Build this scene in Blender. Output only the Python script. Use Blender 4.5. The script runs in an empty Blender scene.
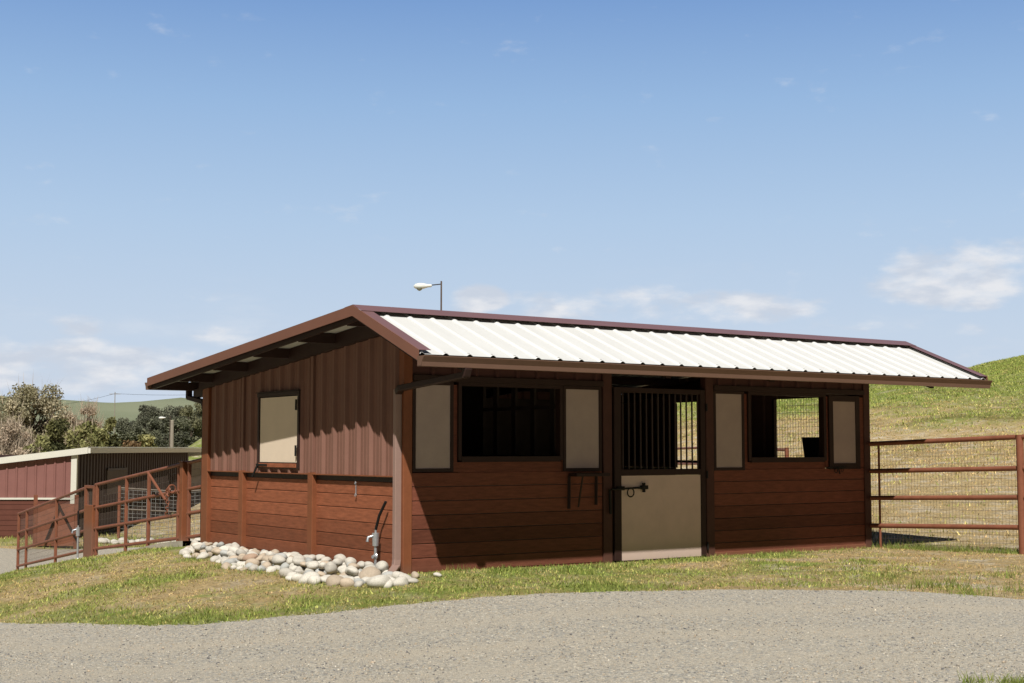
import bpy, bmesh, math, random
import numpy as np
from mathutils import Vector, Matrix
random.seed(7); rng = np.random.default_rng(11)
S = bpy.context.scene; C = S.collection

# ------------------------------------------------------------------ camera frame
CAM = (-8.351, -14.064, 1.441); YAW = -0.6121; PITCH = 0.0762; FPX = 1408.5
SY, CY = math.sin(-YAW), math.cos(YAW)
def CW(s, d):                       # metres to the right of / ahead of the viewpoint -> world x, y
    return CAM[0] + d*SY + s*CY, CAM[1] + d*CY - s*SY
def WC(x, y):
    dx, dy = x-CAM[0], y-CAM[1]
    return dx*CY - dy*SY, dx*SY + dy*CY

cam = bpy.data.cameras.new('camera'); cam.lens = FPX/1024*36; cam.sensor_width = 36
cam.clip_end = 6000; cam.clip_start = .1
co = bpy.data.objects.new('camera', cam); C.objects.link(co); S.camera = co
co.location = CAM; co.rotation_euler = (math.pi/2+PITCH, 0, YAW)

# ------------------------------------------------------------------ materials
def mat(name, col, rough=.6, metal=0, var=.12, scale=3, bump=0, bscale=40, island=0, stretch=(1,1,1), dirt=None, spec=.2, attr=None):
    m = bpy.data.materials.new(name); m.use_nodes = True; nt = m.node_tree; N = nt.nodes; K = nt.links
    b = N['Principled BSDF']; b.inputs['Roughness'].default_value = rough; b.inputs['Metallic'].default_value = metal
    if spec is not None: b.inputs['Specular IOR Level'].default_value = spec
    tc = N.new('ShaderNodeTexCoord'); mp = N.new('ShaderNodeMapping'); mp.inputs['Scale'].default_value = stretch
    K.new(tc.outputs['Object'], mp.inputs['Vector'])
    nz = N.new('ShaderNodeTexNoise'); nz.inputs['Scale'].default_value = scale; nz.inputs['Detail'].default_value = 8
    nz.inputs['Roughness'].default_value = .65
    K.new(mp.outputs[0], nz.inputs['Vector'])
    mr = N.new('ShaderNodeMapRange'); mr.inputs[1].default_value = .25; mr.inputs[2].default_value = .75
    mr.inputs[3].default_value = 1-var; mr.inputs[4].default_value = 1+var; K.new(nz.outputs['Fac'], mr.inputs[0])
    val = mr.outputs[0]
    if island:
        g = N.new('ShaderNodeNewGeometry'); mi = N.new('ShaderNodeMapRange'); mi.inputs[3].default_value = 1-island; mi.inputs[4].default_value = 1+island
        K.new(g.outputs['Random Per Island'], mi.inputs[0])
        mm = N.new('ShaderNodeMath'); mm.operation = 'MULTIPLY'; K.new(val, mm.inputs[0]); K.new(mi.outputs[0], mm.inputs[1]); val = mm.outputs[0]
    vm = N.new('ShaderNodeVectorMath'); vm.operation = 'SCALE'
    if attr:
        a = N.new('ShaderNodeAttribute'); a.attribute_name = attr; K.new(a.outputs['Color'], vm.inputs[0])
    else: vm.inputs[0].default_value = col
    K.new(val, vm.inputs['Scale'])
    out = vm.outputs[0]
    if dirt:                          # (world height top of the dirt, colour, amount)
        g2 = N.new('ShaderNodeNewGeometry'); sp = N.new('ShaderNodeSeparateXYZ'); K.new(g2.outputs['Position'], sp.inputs[0])
        ad = N.new('ShaderNodeMath'); ad.operation = 'MULTIPLY_ADD'; ad.inputs[1].default_value = -.35*dirt[0]*4; K.new(nz.outputs['Fac'], ad.inputs[0]); K.new(sp.outputs['Z'], ad.inputs[2])
        md = N.new('ShaderNodeMapRange'); md.inputs[1].default_value = -.7*dirt[0]; md.inputs[2].default_value = dirt[0]*.5
        md.inputs[3].default_value = dirt[2]; md.inputs[4].default_value = 0; K.new(ad.outputs[0], md.inputs[0])
        mx = N.new('ShaderNodeMix'); mx.data_type = 'RGBA'; K.new(md.outputs[0], mx.inputs['Factor']); K.new(out, mx.inputs['A'])
        mx.inputs['B'].default_value = (*dirt[1], 1); out = mx.outputs['Result']
    K.new(out, b.inputs['Base Color'])
    if bump:
        n2 = N.new('ShaderNodeTexNoise'); n2.inputs['Scale'].default_value = bscale; n2.inputs['Detail'].default_value = 6
        K.new(mp.outputs[0], n2.inputs['Vector'])
        bp = N.new('ShaderNodeBump'); bp.inputs['Strength'].default_value = bump; bp.inputs['Distance'].default_value = .02
        K.new(n2.outputs['Fac'], bp.inputs['Height']); K.new(bp.outputs[0], b.inputs['Normal'])
    return m

M = {}
DUST = (.30, .20, .13)
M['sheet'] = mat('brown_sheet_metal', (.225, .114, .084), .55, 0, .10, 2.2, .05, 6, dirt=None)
M['shade_sheet'] = mat('sheet_metal_shade', (.09, .035, .028), .5, 0, .12, 2.2, .05, 6)  # darker copy of the side sheet, eave shade put into its colour
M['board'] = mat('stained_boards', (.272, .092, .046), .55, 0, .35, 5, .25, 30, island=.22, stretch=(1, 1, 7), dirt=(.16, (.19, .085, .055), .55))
M['board_shade'] = mat('stained_boards_shade', (.170, .056, .034), .6, 0, .35, 5, .25, 30, island=.28, stretch=(7, 1, 1) and (1, 1, 7), dirt=(.16, (.17, .07, .045), .5))  # darker copy of the side boards, with the eave shade in the colour
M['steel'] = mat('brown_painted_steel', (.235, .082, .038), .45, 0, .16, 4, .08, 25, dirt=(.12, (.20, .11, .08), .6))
M['steel_shade'] = mat('painted_steel_shade', (.085, .035, .027), .5, 0, .16, 4, .08, 25, dirt=(.12, (.16, .08, .055), .6))  # same steel darkened in colour for posts under the eave
M['trim'] = mat('dark_brown_frame', (.036, .018, .015), .5, 0, .15, 4, .05, 20)
M['fascia'] = mat('brown_fascia', (.215, .100, .070), .42, 0, .07, 1.5, .03, 8)
M['cap'] = mat('mauve_brown_cap', (.20, .11, .112), .38, 0, .08, 1.5, .03, 8)
M['gutter'] = mat('gutter_paint', (.18, .105, .075), .4, 0, .07, 2, .02, 8)
M['spout'] = mat('downspout_paint', (.33, .215, .18), .4, 0, .08, 2, .03, 8, dirt=(.12, (.25, .17, .13), .7))
M['roof'] = mat('white_roof_sheet', (.71, .71, .69), .45, 0, .06, 1.6, .03, 5, stretch=(3, .6, 1))
M['under'] = mat('dark_purlin', (.05, .028, .024), .6)
M['beige'] = mat('beige_panel_lit', (.82, .68, .53), .6, 0, .05, 3, .03, 30)  # colour raised for the sunlit hatch
M['beige_shade'] = mat('beige_panel_shade', (.455, .355, .325), .6, 0, .09, 4, .05, 30, dirt=(.22, (.27, .21, .15), .6))  # same beige lowered in colour for the shaded front wall
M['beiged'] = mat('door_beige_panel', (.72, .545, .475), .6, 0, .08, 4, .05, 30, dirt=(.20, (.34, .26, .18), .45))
M['maroon'] = mat('maroon_panel', (.135, .050, .036), .55, 0, .15, 3, .1, 20)
M['iron'] = mat('black_iron', (.02, .018, .017), .5, .3, .2, 8)
M['bar'] = mat('grille_bar', (.06, .04, .035), .5, .2, .2, 8)
M['galv'] = mat('galvanised_pipe', (.50, .52, .54), .35, .6, .12, 20)
M['rail'] = mat('rust_brown_pipe', (.245, .094, .055), .5, 0, .22, 5, .15, 30)
M['wire'] = mat('weathered_wire', (.16, .12, .10), .5, .4, .2, 5)
M['cream'] = mat('cream_trim', (.68, .66, .58), .5, 0, .06, 2)
M['redsheet'] = mat('red_brown_sheet', (.25, .115, .10), .5, 0, .10, 2, .04, 5)
M['redsheet_shade'] = mat('red_brown_sheet_shade', (.042, .023, .021), .5, 0, .12, 2)  # sheet of the low stable with overhang shade put into the colour
M['rubber'] = mat('black_rubber', (.012, .012, .013), .7)
M['wood'] = mat('grey_wood_pole', (.30, .26, .22), .8, 0, .2, 6)
M['lampwhite'] = mat('lamp_housing', (.75, .77, .74), .35, 0, .05)
M['glass'] = mat('lamp_lens', (.35, .38, .33), .2, 0, .05)
M['inner'] = mat('interior_lining', (.11, .085, .070), .7, 0, .2, 3)
M['bark'] = mat('tree_bark', (.14, .105, .08), .9, 0, .25, 8)
def leafmat():
    m = mat('foliage', (1, 1, 1), .8, 0, .25, 3, attr='tint', island=.22)
    nt = m.node_tree; b = nt.nodes['Principled BSDF']; tr = nt.nodes.new('ShaderNodeBsdfTranslucent'); ms = nt.nodes.new('ShaderNodeMixShader')
    src = b.inputs['Base Color'].links[0].from_socket
    nt.links.new(src, tr.inputs['Color']); ms.inputs[0].default_value = .3
    nt.links.new(b.outputs[0], ms.inputs[1]); nt.links.new(tr.outputs[0], ms.inputs[2])
    nt.links.new(ms.outputs[0], nt.nodes['Material Output'].inputs['Surface']); return m
M['leaf'] = leafmat()
M['grit'] = mat('loose_stone', (1, 1, 1), .85, 0, .1, 20, attr='tint', island=.1)
def cobble_mat(name, col, spot):
    m = mat(name, col, .75, 0, .16, 6, .3, 35)
    nt = m.node_tree; N = nt.nodes; b = N['Principled BSDF']; src = b.inputs['Base Color'].links[0].from_socket
    oi = N.new('ShaderNodeObjectInfo'); mr = N.new('ShaderNodeMapRange'); mr.inputs[3].default_value = .78; mr.inputs[4].default_value = 1.12
    nt.links.new(oi.outputs['Random'], mr.inputs[0]); vm = N.new('ShaderNodeVectorMath'); vm.operation = 'SCALE'
    nt.links.new(src, vm.inputs[0]); nt.links.new(mr.outputs[0], vm.inputs['Scale'])
    nz = N.new('ShaderNodeTexNoise'); nz.inputs['Scale'].default_value = 9; nz.inputs['Detail'].default_value = 5
    va = N.new('ShaderNodeVectorMath'); va.operation = 'ADD'; tc = N.new('ShaderNodeTexCoord')
    nt.links.new(tc.outputs['Object'], va.inputs[0]); nt.links.new(oi.outputs['Random'], va.inputs[1]); nt.links.new(va.outputs[0], nz.inputs['Vector'])
    cr = N.new('ShaderNodeMapRange'); cr.inputs[1].default_value = .5; cr.inputs[2].default_value = .72; cr.inputs[4].default_value = .6; nt.links.new(nz.outputs['Fac'], cr.inputs[0])
    mx = N.new('ShaderNodeMix'); mx.data_type = 'RGBA'; nt.links.new(cr.outputs[0], mx.inputs['Factor']); nt.links.new(vm.outputs[0], mx.inputs['A']); mx.inputs['B'].default_value = (*spot, 1)
    nt.links.new(mx.outputs['Result'], b.inputs['Base Color']); return m
COB = {'white': cobble_mat('pale_cobble', (.66, .62, .54), (.50, .44, .36)), 'tan': cobble_mat('tan_cobble', (.56, .46, .35), (.44, .35, .25)),
       'grey': cobble_mat('grey_cobble', (.46, .46, .43), (.50, .50, .47)), 'rust': cobble_mat('rust_cobble', (.52, .37, .27), (.30, .17, .10))}

# ------------------------------------------------------------------ mesh helpers
class MB:
    def __init__(s): s.v = []; s.f = []
    def add(s, vs, fs):
        o = len(s.v); s.v += [tuple(v) for v in vs]; s.f += [tuple(i+o for i in f) for f in fs]; return s
    def box(s, x0, x1, y0, y1, z0, z1):
        return s.add([(x0,y0,z0),(x1,y0,z0),(x1,y1,z0),(x0,y1,z0),(x0,y0,z1),(x1,y0,z1),(x1,y1,z1),(x0,y1,z1)],
                     [(0,3,2,1),(4,5,6,7),(0,1,5,4),(1,2,6,5),(2,3,7,6),(3,0,4,7)])
    def bar(s, a, b, w, h, up=(0,0,1)):                      # box beam between two points
        a, b = Vector(a), Vector(b); t = (b-a).normalized(); sd = t.cross(Vector(up)).normalized(); u = sd.cross(t)
        vs = []
        for p in (a, b):
            for i, j in ((-1,-1),(1,-1),(1,1),(-1,1)): vs.append(p+sd*(i*w/2)+u*(j*h/2))
        return s.add(vs, [(0,1,2,3),(7,6,5,4),(0,4,5,1),(1,5,6,2),(2,6,7,3),(3,7,4,0)])
    def tube(s, pts, r, n=10, cap=True):
        pts = [Vector(p) for p in pts]; rs = r if isinstance(r, (list, tuple)) else [r]*len(pts); vs = []; fs = []
        ref = None
        for i, p in enumerate(pts):
            t = ((pts[min(i+1, len(pts)-1)])-(pts[max(i-1, 0)])).normalized()
            if ref is None: ref = Vector((0,0,1)) if abs(t.z) < .9 else Vector((1,0,0))
            a = t.cross(ref).normalized(); b = a.cross(t).normalized(); ref = b
            for k in range(n):
                q = 2*math.pi*k/n; vs.append(p+(a*math.cos(q)+b*math.sin(q))*rs[i])
        for i in range(len(pts)-1):
            for k in range(n): fs.append((i*n+k, i*n+(k+1)%n, (i+1)*n+(k+1)%n, (i+1)*n+k))
        if cap: fs += [tuple(range(n))[::-1], tuple(range((len(pts)-1)*n, len(pts)*n))]
        return s.add(vs, fs)
    def torus(s, c, R, r, ax='y', n=16, m=6):
        c = Vector(c); vs = []; fs = []
        for i in range(n):
            a = 2*math.pi*i/n
            for j in range(m):
                b = 2*math.pi*j/m; q = R+r*math.cos(b); l = (q*math.cos(a), r*math.sin(b), q*math.sin(a))
                if ax == 'x': l = (l[1], l[0], l[2])
                vs.append(c+Vector(l)); fs.append((i*m+j, i*m+(j+1)%m, ((i+1)%n)*m+(j+1)%m, ((i+1)%n)*m+j))
        return s.add(vs, fs)
    def prism(s, poly, a, b):                                # poly: (u, v) points; a, b: functions mapping to 3-D at both ends
        n = len(poly); vs = [a(*p) for p in poly]+[b(*p) for p in poly]
        return s.add(vs, [tuple(range(n)), tuple(range(2*n-1, n-1, -1))]+[(i, n+i, n+(i+1)%n, (i+1)%n) for i in range(n)])
    def build(s, name, m, parent=None, bevel=0, smooth=False, loc=None):
        me = bpy.data.meshes.new(name); me.from_pydata(s.v, [], s.f)
        bm = bmesh.new(); bm.from_mesh(me); bmesh.ops.recalc_face_normals(bm, faces=bm.faces)
        if bevel: bmesh.ops.bevel(bm, geom=bm.edges[:], offset=bevel, segments=1, affect='EDGES')
        if smooth:
            for f in bm.faces: f.smooth = True
        bm.to_mesh(me); bm.free()
        if smooth: me.set_sharp_from_angle(angle=math.radians(40))
        me.materials.append(m); o = bpy.data.objects.new(name, me); C.objects.link(o)
        if parent: o.parent = parent; o.matrix_parent_inverse = Matrix.Translation(-parent.location) if loc is None else Matrix()
        if loc: o.location = loc
        return o
def tag(o, label=None, cat=None, group=None, kind=None):
    for k, v in (('label', label), ('category', cat), ('group', group), ('kind', kind)):
        if v: o[k] = v
    return o
def thing(name, loc, label, cat, group=None):
    o = bpy.data.objects.new(name, None); C.objects.link(o); o.location = loc; o.empty_display_size = .2
    return tag(o, label, cat, group)
def arrays(name, V, F, m, tint=None, parent=None):
    me = bpy.data.meshes.new(name); n, k = F.shape
    me.vertices.add(len(V)); me.vertices.foreach_set('co', V.astype(np.float32).ravel())
    me.loops.add(n*k); me.loops.foreach_set('vertex_index', F.astype(np.int32).ravel())
    me.polygons.add(n); me.polygons.foreach_set('loop_start', np.arange(0, n*k, k, dtype=np.int32))
    if tint is not None:
        a = me.color_attributes.new('tint', 'FLOAT_COLOR', 'POINT'); c = np.ones((len(V), 4), np.float32); c[:, :3] = tint; a.data.foreach_set('color', c.ravel())
    me.update(calc_edges=True); me.materials.append(m)
    o = bpy.data.objects.new(name, me); C.objects.link(o)
    if parent: o.parent = parent; o.matrix_parent_inverse = Matrix.Translation(-parent.location)
    return o

# ------------------------------------------------------------------ noise + terrain
_tab = rng.random((256, 256))
def vnoise(x, y, sc=1.0, octv=4):
    x = np.asarray(x, float)*sc; y = np.asarray(y, float)*sc; out = 0; amp = 1; tot = 0
    for o in range(octv):
        xi = np.floor(x).astype(int); yi = np.floor(y).astype(int); fx = x-xi; fy = y-yi
        fx = fx*fx*(3-2*fx); fy = fy*fy*(3-2*fy)
        g = lambda a, b: _tab[(a+17*o) % 256, (b+31*o) % 256]
        out = out+amp*((g(xi, yi)*(1-fx)+g(xi+1, yi)*fx)*(1-fy)+(g(xi, yi+1)*(1-fx)+g(xi+1, yi+1)*fx)*fy)
        tot += amp; amp *= .55; x = x*2.03+5.1; y = y*2.03+3.7
    return out/tot
def sstep(a, b, x): t = np.clip((x-a)/(b-a), 0, 1); return t*t*(3-2*t)
ctrl = [(-3,9,-.15),(3,9,-.13),(0,5,-.15),(8,12,-.02),(-3.7,10.2,-.25),(-5.8,16,-.52),(-8.4,23.2,-1.02),(-9.8,27,-1.2),(-4.6,16.4,-.24),(-12,20,-1.2),(-14,12,-.8),
        (-14,45,-1.36),(-18,40,-1.36),(-10,40,-1.32),(-4,48,-1.25),(-25,60,-1.4),(-20,25,-1.5),(-30,80,-1.5),(-14,33,-1.3),(-9.4,33,-1.3),(-7,35,-1.25),
        (0,90,3.),(-13.5,90,0),(11.2,90,5.6),(16.7,90,5.4),(22.9,90,5.75),(29.6,90,6.35),(32.8,90,7.2),(50,95,11),(18.2,50,2.75),(11,50,1.8),(4,50,.8),(10,34,.9),(14,34,1.0),
        (9,25,.12),(13,25,.25),(30,50,3.4),(12,12,.1),(0,130,0),(25,140,2.5),(-25,110,-2),(45,140,4),(0,-20,-.2),(-20,-10,-.5),(20,-10,0),(3,30,.05),(14,18,.1)]
cx = [(*CW(s, d), h) for s, d, h in ctrl]
for X in (-.05, 2, 4, 6, 8):
    for Y in (-.1, 2, 4, 6): cx.append((X, Y, 0.))
cx += [(8.2,-2.4,.04),(8.2,-5,.06),(4,-2,-.03),(1,-2,-.06),(-.9,0,-.07),(-1,3,-.08),(-1,5.5,-.08),(0,7,-.08),(0,8.5,-.3),(0,11,-.60),(.3,14,-.9),(.6,17.6,-1.26),(3,11,-.7),(-2,8,-.45),(-3,3,-.32)]
cx = np.array(cx)
def _phi(r2): return np.sqrt(r2+1.0)
_D = ((cx[:, None, :2]-cx[None, :, :2])**2).sum(-1)
_W = np.linalg.solve(_phi(_D)+np.eye(len(cx))*-1e-4, cx[:, 2])
_az = np.array([-.7, -.45, -.36, -.31, -.275, -.262, -.245, -.23, -.15, 0, .5]); _hp = np.array([40, 58, 54, 49, 45.5, 46.5, 50, 53, 42, 35, 28])
def height(x, y):
    x = np.atleast_1d(np.asarray(x, float)); y = np.atleast_1d(np.asarray(y, float))
    out = np.zeros(x.shape)
    for i in range(0, x.size, 20000):
        sl = slice(i, i+20000)
        r2 = (x[sl, None]-cx[None, :, 0])**2+(y[sl, None]-cx[None, :, 1])**2
        out[sl] = _phi(r2)@_W
    s = (x-CAM[0])*CY-(y-CAM[1])*SY; d = (x-CAM[0])*SY+(y-CAM[1])*CY
    t = np.maximum(sstep(120, 200, d), np.maximum(sstep(70, 120, np.abs(s)), sstep(15, 60, -d)))
    far = -2.5+6.4*np.exp(-((s+26.5)/5.5)**2-((d-140)/26)**2)
    out = out*(1-t)+far*t+(1-t)*6.0*np.exp(-((s+26.5)/5.5)**2-((d-140)/26)**2)
    az = np.arctan2(s, np.maximum(d, 1)); hp = np.interp(az, _az, _hp)
    R = np.hypot(s, d)
    hill = hp/FPX*1150*sstep(420, 1150, R)*(1-.45*sstep(1200, 2400, R))+(vnoise(s+3000, d+3000, .006, 4)-.5)*14*sstep(400, 900, R)*(1-sstep(950, 1120, R))
    near = sstep(26, 45, d)*(1-sstep(100, 160, d))
    out = out+np.where(d > 0, hill, 0)+near*(vnoise(x+50, y+50, .25, 3)-.5)*.5
    return out
def H(x, y): return float(height([x], [y])[0])

def gridvals(segs):
    o = [segs[0][0]]
    for a, b, st in segs:
        n = max(1, round((b-a)/st)); o += list(a+(b-a)*(np.arange(n)+1)/n)
    return np.array(o)
def sheet(name, sv, dv, m, dz=0, jit=None, tintf=None):
    SS, DD = np.meshgrid(sv, dv, indexing='ij')
    if jit is not None: SS, DD = jit(SS, DD)
    X = CAM[0]+DD*SY+SS*CY; Y = CAM[1]+DD*CY-SS*SY
    Z = height(X.ravel(), Y.ravel())+dz; V = np.stack([X.ravel(), Y.ravel(), Z], 1)
    a, b = SS.shape; i = np.arange(a-1)[:, None]*b+np.arange(b-1)[None]; i = i.ravel()
    F = np.stack([i, i+b, i+b+1, i+1], 1)
    o = arrays(name, V, F, m); o.data.polygons.foreach_set('use_smooth', np.ones(len(F), bool)); return o

# gravel boundary in camera coordinates: far edge of the gravel as a function of s
ge = np.array([(-16,19),(-8,18),(-5.96,16.35),(-5.02,15.25),(-4.22,14.4),(-3.58,13.9),(-3.04,13.7),(-2.57,13.75),(-2.09,13.85),(-1.62,14.0),(-.94,14.3),(-.13,14.65),(.51,14.9),(1.38,15.1),(2.26,15.25),(3.1,15.1),(4.12,14.9),(4.64,14.55),(5.1,14.0),(7,12.5),(20,10)])
def gedge(s): return np.interp(s, ge[:, 0], ge[:, 1])

def ground_mat():
    m = bpy.data.materials.new('grassy_ground'); m.use_nodes = True; nt = m.node_tree; N = nt.nodes; K = nt.links; b = N['Principled BSDF']; b.inputs['Roughness'].default_value = .95
    b.inputs['Specular IOR Level'].default_value = .1
    g = N.new('ShaderNodeNewGeometry'); P = g.outputs['Position']
    def noise(sc, det=6, src=P, ro=.6):
        n = N.new('ShaderNodeTexNoise'); n.inputs['Scale'].default_value = sc; n.inputs['Detail'].default_value = det; n.inputs['Roughness'].default_value = ro; K.new(src, n.inputs['Vector']); return n.outputs['Fac']
    def mr(s, a, b_, c=0, d=1):
        n = N.new('ShaderNodeMapRange'); K.new(s, n.inputs[0]); n.inputs[1].default_value = a; n.inputs[2].default_value = b_; n.inputs[3].default_value = c; n.inputs[4].default_value = d; return n.outputs[0]
    def mix(f, a, b_):
        n = N.new('ShaderNodeMix'); n.data_type = 'RGBA'; K.new(f, n.inputs['Factor'])
        for k, v in (('A', a), ('B', b_)):
            if isinstance(v, tuple): n.inputs[k].default_value = (*v, 1)
            else: K.new(v, n.inputs[k])
        return n.outputs['Result']
    def math_(op, a, b_):
        n = N.new('ShaderNodeMath'); n.operation = op
        for i, v in enumerate((a, b_)):
            if isinstance(v, (int, float)): n.inputs[i].default_value = v
            else: K.new(v, n.inputs[i])
        return n.outputs[0]
    sp = N.new('ShaderNodeSeparateXYZ'); K.new(P, sp.inputs[0])
    at = N.new('ShaderNodeAttribute'); at.attribute_name = 'tint'; ac = N.new('ShaderNodeSeparateXYZ'); K.new(at.outputs['Vector'], ac.inputs[0])
    green, bare, far = ac.outputs[0], ac.outputs[1], ac.outputs[2]
    n1 = noise(.6, 6); n2 = noise(4.5, 8, ro=.75); n3 = noise(16, 6, ro=.8)
    f = math_('ADD', math_('ADD', math_('MULTIPLY', mr(n1, .3, .7), .5), math_('MULTIPLY', mr(n2, .3, .7), .7)), math_('MULTIPLY', mr(green, 0, 1, -.75, .55), 1))
    col = mix(mr(f, .3, .9), (.50, .375, .19), (.235, .28, .065))
    col = mix(mr(math_('MULTIPLY', mr(noise(1.7, 6), .48, .66), bare), 0, 1), col, (.60, .51, .37))
    # cattle paths on the hillside follow the contour
    cb = N.new('ShaderNodeCombineXYZ'); K.new(math_('MULTIPLY', sp.outputs['X'], .16), cb.inputs[0]); K.new(math_('MULTIPLY', sp.outputs['Y'], .16), cb.inputs[1]); K.new(math_('MULTIPLY', sp.outputs['Z'], 2.6), cb.inputs[2])
    tr = mr(noise(1.6, 5, cb.outputs[0], .55), .52, .64)
    hillm = mr(sp.outputs['Z'], .7, 1.8)
    nearm = math_('SUBTRACT', 1.0, far)
    col = mix(math_('MULTIPLY', math_('MULTIPLY', math_('MULTIPLY', tr, hillm), nearm), .55), col, (.17, .13, .05))
    sc = N.new('ShaderNodeVectorMath'); sc.operation = 'SCALE'; K.new(col, sc.inputs[0]); K.new(math_('MULTIPLY', mr(n3, .32, .68, .45, 1.45), mr(n2, .3, .7, .75, 1.25)), sc.inputs['Scale'])
    hazecol = mix(mr(noise(.012, 6), .35, .65), (.20, .225, .14), (.245, .265, .175))  # distant hills paled in colour to stand for haze
    col = mix(far, sc.outputs[0], hazecol)
    K.new(col, b.inputs['Base Color'])
    bp = N.new('ShaderNodeBump'); bp.inputs['Distance'].default_value = .10; K.new(math_('MULTIPLY', nearm, .8), bp.inputs['Strength'])
    K.new(math_('ADD', n2, math_('MULTIPLY', n3, .35)), bp.inputs['Height']); K.new(bp.outputs[0], b.inputs['Normal'])
    return m
def gravel_mat(name, base=(.435, .41, .355)):
    m = bpy.data.materials.new(name); m.use_nodes = True; nt = m.node_tree; N = nt.nodes; K = nt.links; b = N['Principled BSDF']; b.inputs['Roughness'].default_value = .9
    b.inputs['Specular IOR Level'].default_value = .12
    g = N.new('ShaderNodeNewGeometry'); P = g.outputs['Position']
    nz = N.new('ShaderNodeTexNoise'); nz.inputs['Scale'].default_value = 9; nz.inputs['Detail'].default_value = 3; K.new(P, nz.inputs['Vector'])
    vo = N.new('ShaderNodeTexVoronoi'); vo.inputs['Scale'].default_value = 50; K.new(P, vo.inputs['Vector']); vo.inputs['Randomness'].default_value = 1
    hs = N.new('ShaderNodeSeparateColor'); K.new(vo.outputs['Color'], hs.inputs[0])
    cr = N.new('ShaderNodeValToRGB'); K.new(hs.outputs[0], cr.inputs[0]); e = cr.color_ramp.elements
    k = base
    e[0].position = 0; e[0].color = (k[0]*.45, k[1]*.46, k[2]*.50, 1); e[1].position = 1; e[1].color = (k[0]*1.65, k[1]*1.65, k[2]*1.6, 1)
    for p, c in ((.12, (.72, .75, .80)), (.35, (.95, .95, .95)), (.6, (1.08, 1.0, .9)), (.8, (1.1, 1.05, .98)), (.93, (1.2, 1.18, 1.15))):
        q = cr.color_ramp.elements.new(p); q.color = (k[0]*c[0], k[1]*c[1], k[2]*c[2], 1)
    # dusty fines between the stones, and worn wheel lanes
    big = N.new('ShaderNodeTexNoise'); big.inputs['Scale'].default_value = .45; big.inputs['Detail'].default_value = 7; K.new(P, big.inputs['Vector'])
    mr = N.new('ShaderNodeMapRange'); mr.inputs[1].default_value = .35; mr.inputs[2].default_value = .68; mr.inputs[3].default_value = -.05; mr.inputs[4].default_value = .38; K.new(big.outputs['Fac'], mr.inputs[0])
    at = N.new('ShaderNodeAttribute'); at.attribute_name = 'track'; adt = N.new('ShaderNodeMath'); adt.operation = 'ADD'; adt.use_clamp = True; K.new(mr.outputs[0], adt.inputs[0]); K.new(at.outputs['Fac'], adt.inputs[1])
    mx = N.new('ShaderNodeMix'); mx.data_type = 'RGBA'; K.new(adt.outputs[0], mx.inputs['Factor']); K.new(cr.outputs[0], mx.inputs['A']); mx.inputs['B'].default_value = (k[0]*1.12, k[1]*1.06, k[2]*.98, 1)
    f2 = N.new('ShaderNodeTexNoise'); f2.inputs['Scale'].default_value = 140; f2.inputs['Detail'].default_value = 3; K.new(P, f2.inputs['Vector'])
    m2 = N.new('ShaderNodeMapRange'); m2.inputs[1].default_value = .3; m2.inputs[2].default_value = .7; m2.inputs[3].default_value = .5; m2.inputs[4].default_value = 1.5; K.new(f2.outputs['Fac'], m2.inputs[0])
    sc = N.new('ShaderNodeVectorMath'); sc.operation = 'SCALE'; K.new(mx.outputs['Result'], sc.inputs[0]); K.new(m2.outputs[0], sc.inputs['Scale'])
    K.new(sc.outputs[0], b.inputs['Base Color'])
    ad = N.new('ShaderNodeMath'); ad.operation = 'MULTIPLY_ADD'; ad.inputs[1].default_value = -1.2; K.new(vo.outputs['Distance'], ad.inputs[0]); K.new(nz.outputs['Fac'], ad.inputs[2])
    bp = N.new('ShaderNodeBump'); bp.inputs['Distance'].default_value = .012; bp.inputs['Strength'].default_value = .8; K.new(ad.outputs[0], bp.inputs['Height']); K.new(bp.outputs[0], b.inputs['Normal'])
    return m
M['ground'] = ground_mat(); M['gravel'] = gravel_mat('gravel'); M['lane'] = gravel_mat('lane_gravel', (.43, .40, .34)); M['conc'] = mat('pale_concrete', (.46, .41, .34), .9, 0, .15, 3, .2, 30)

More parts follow.
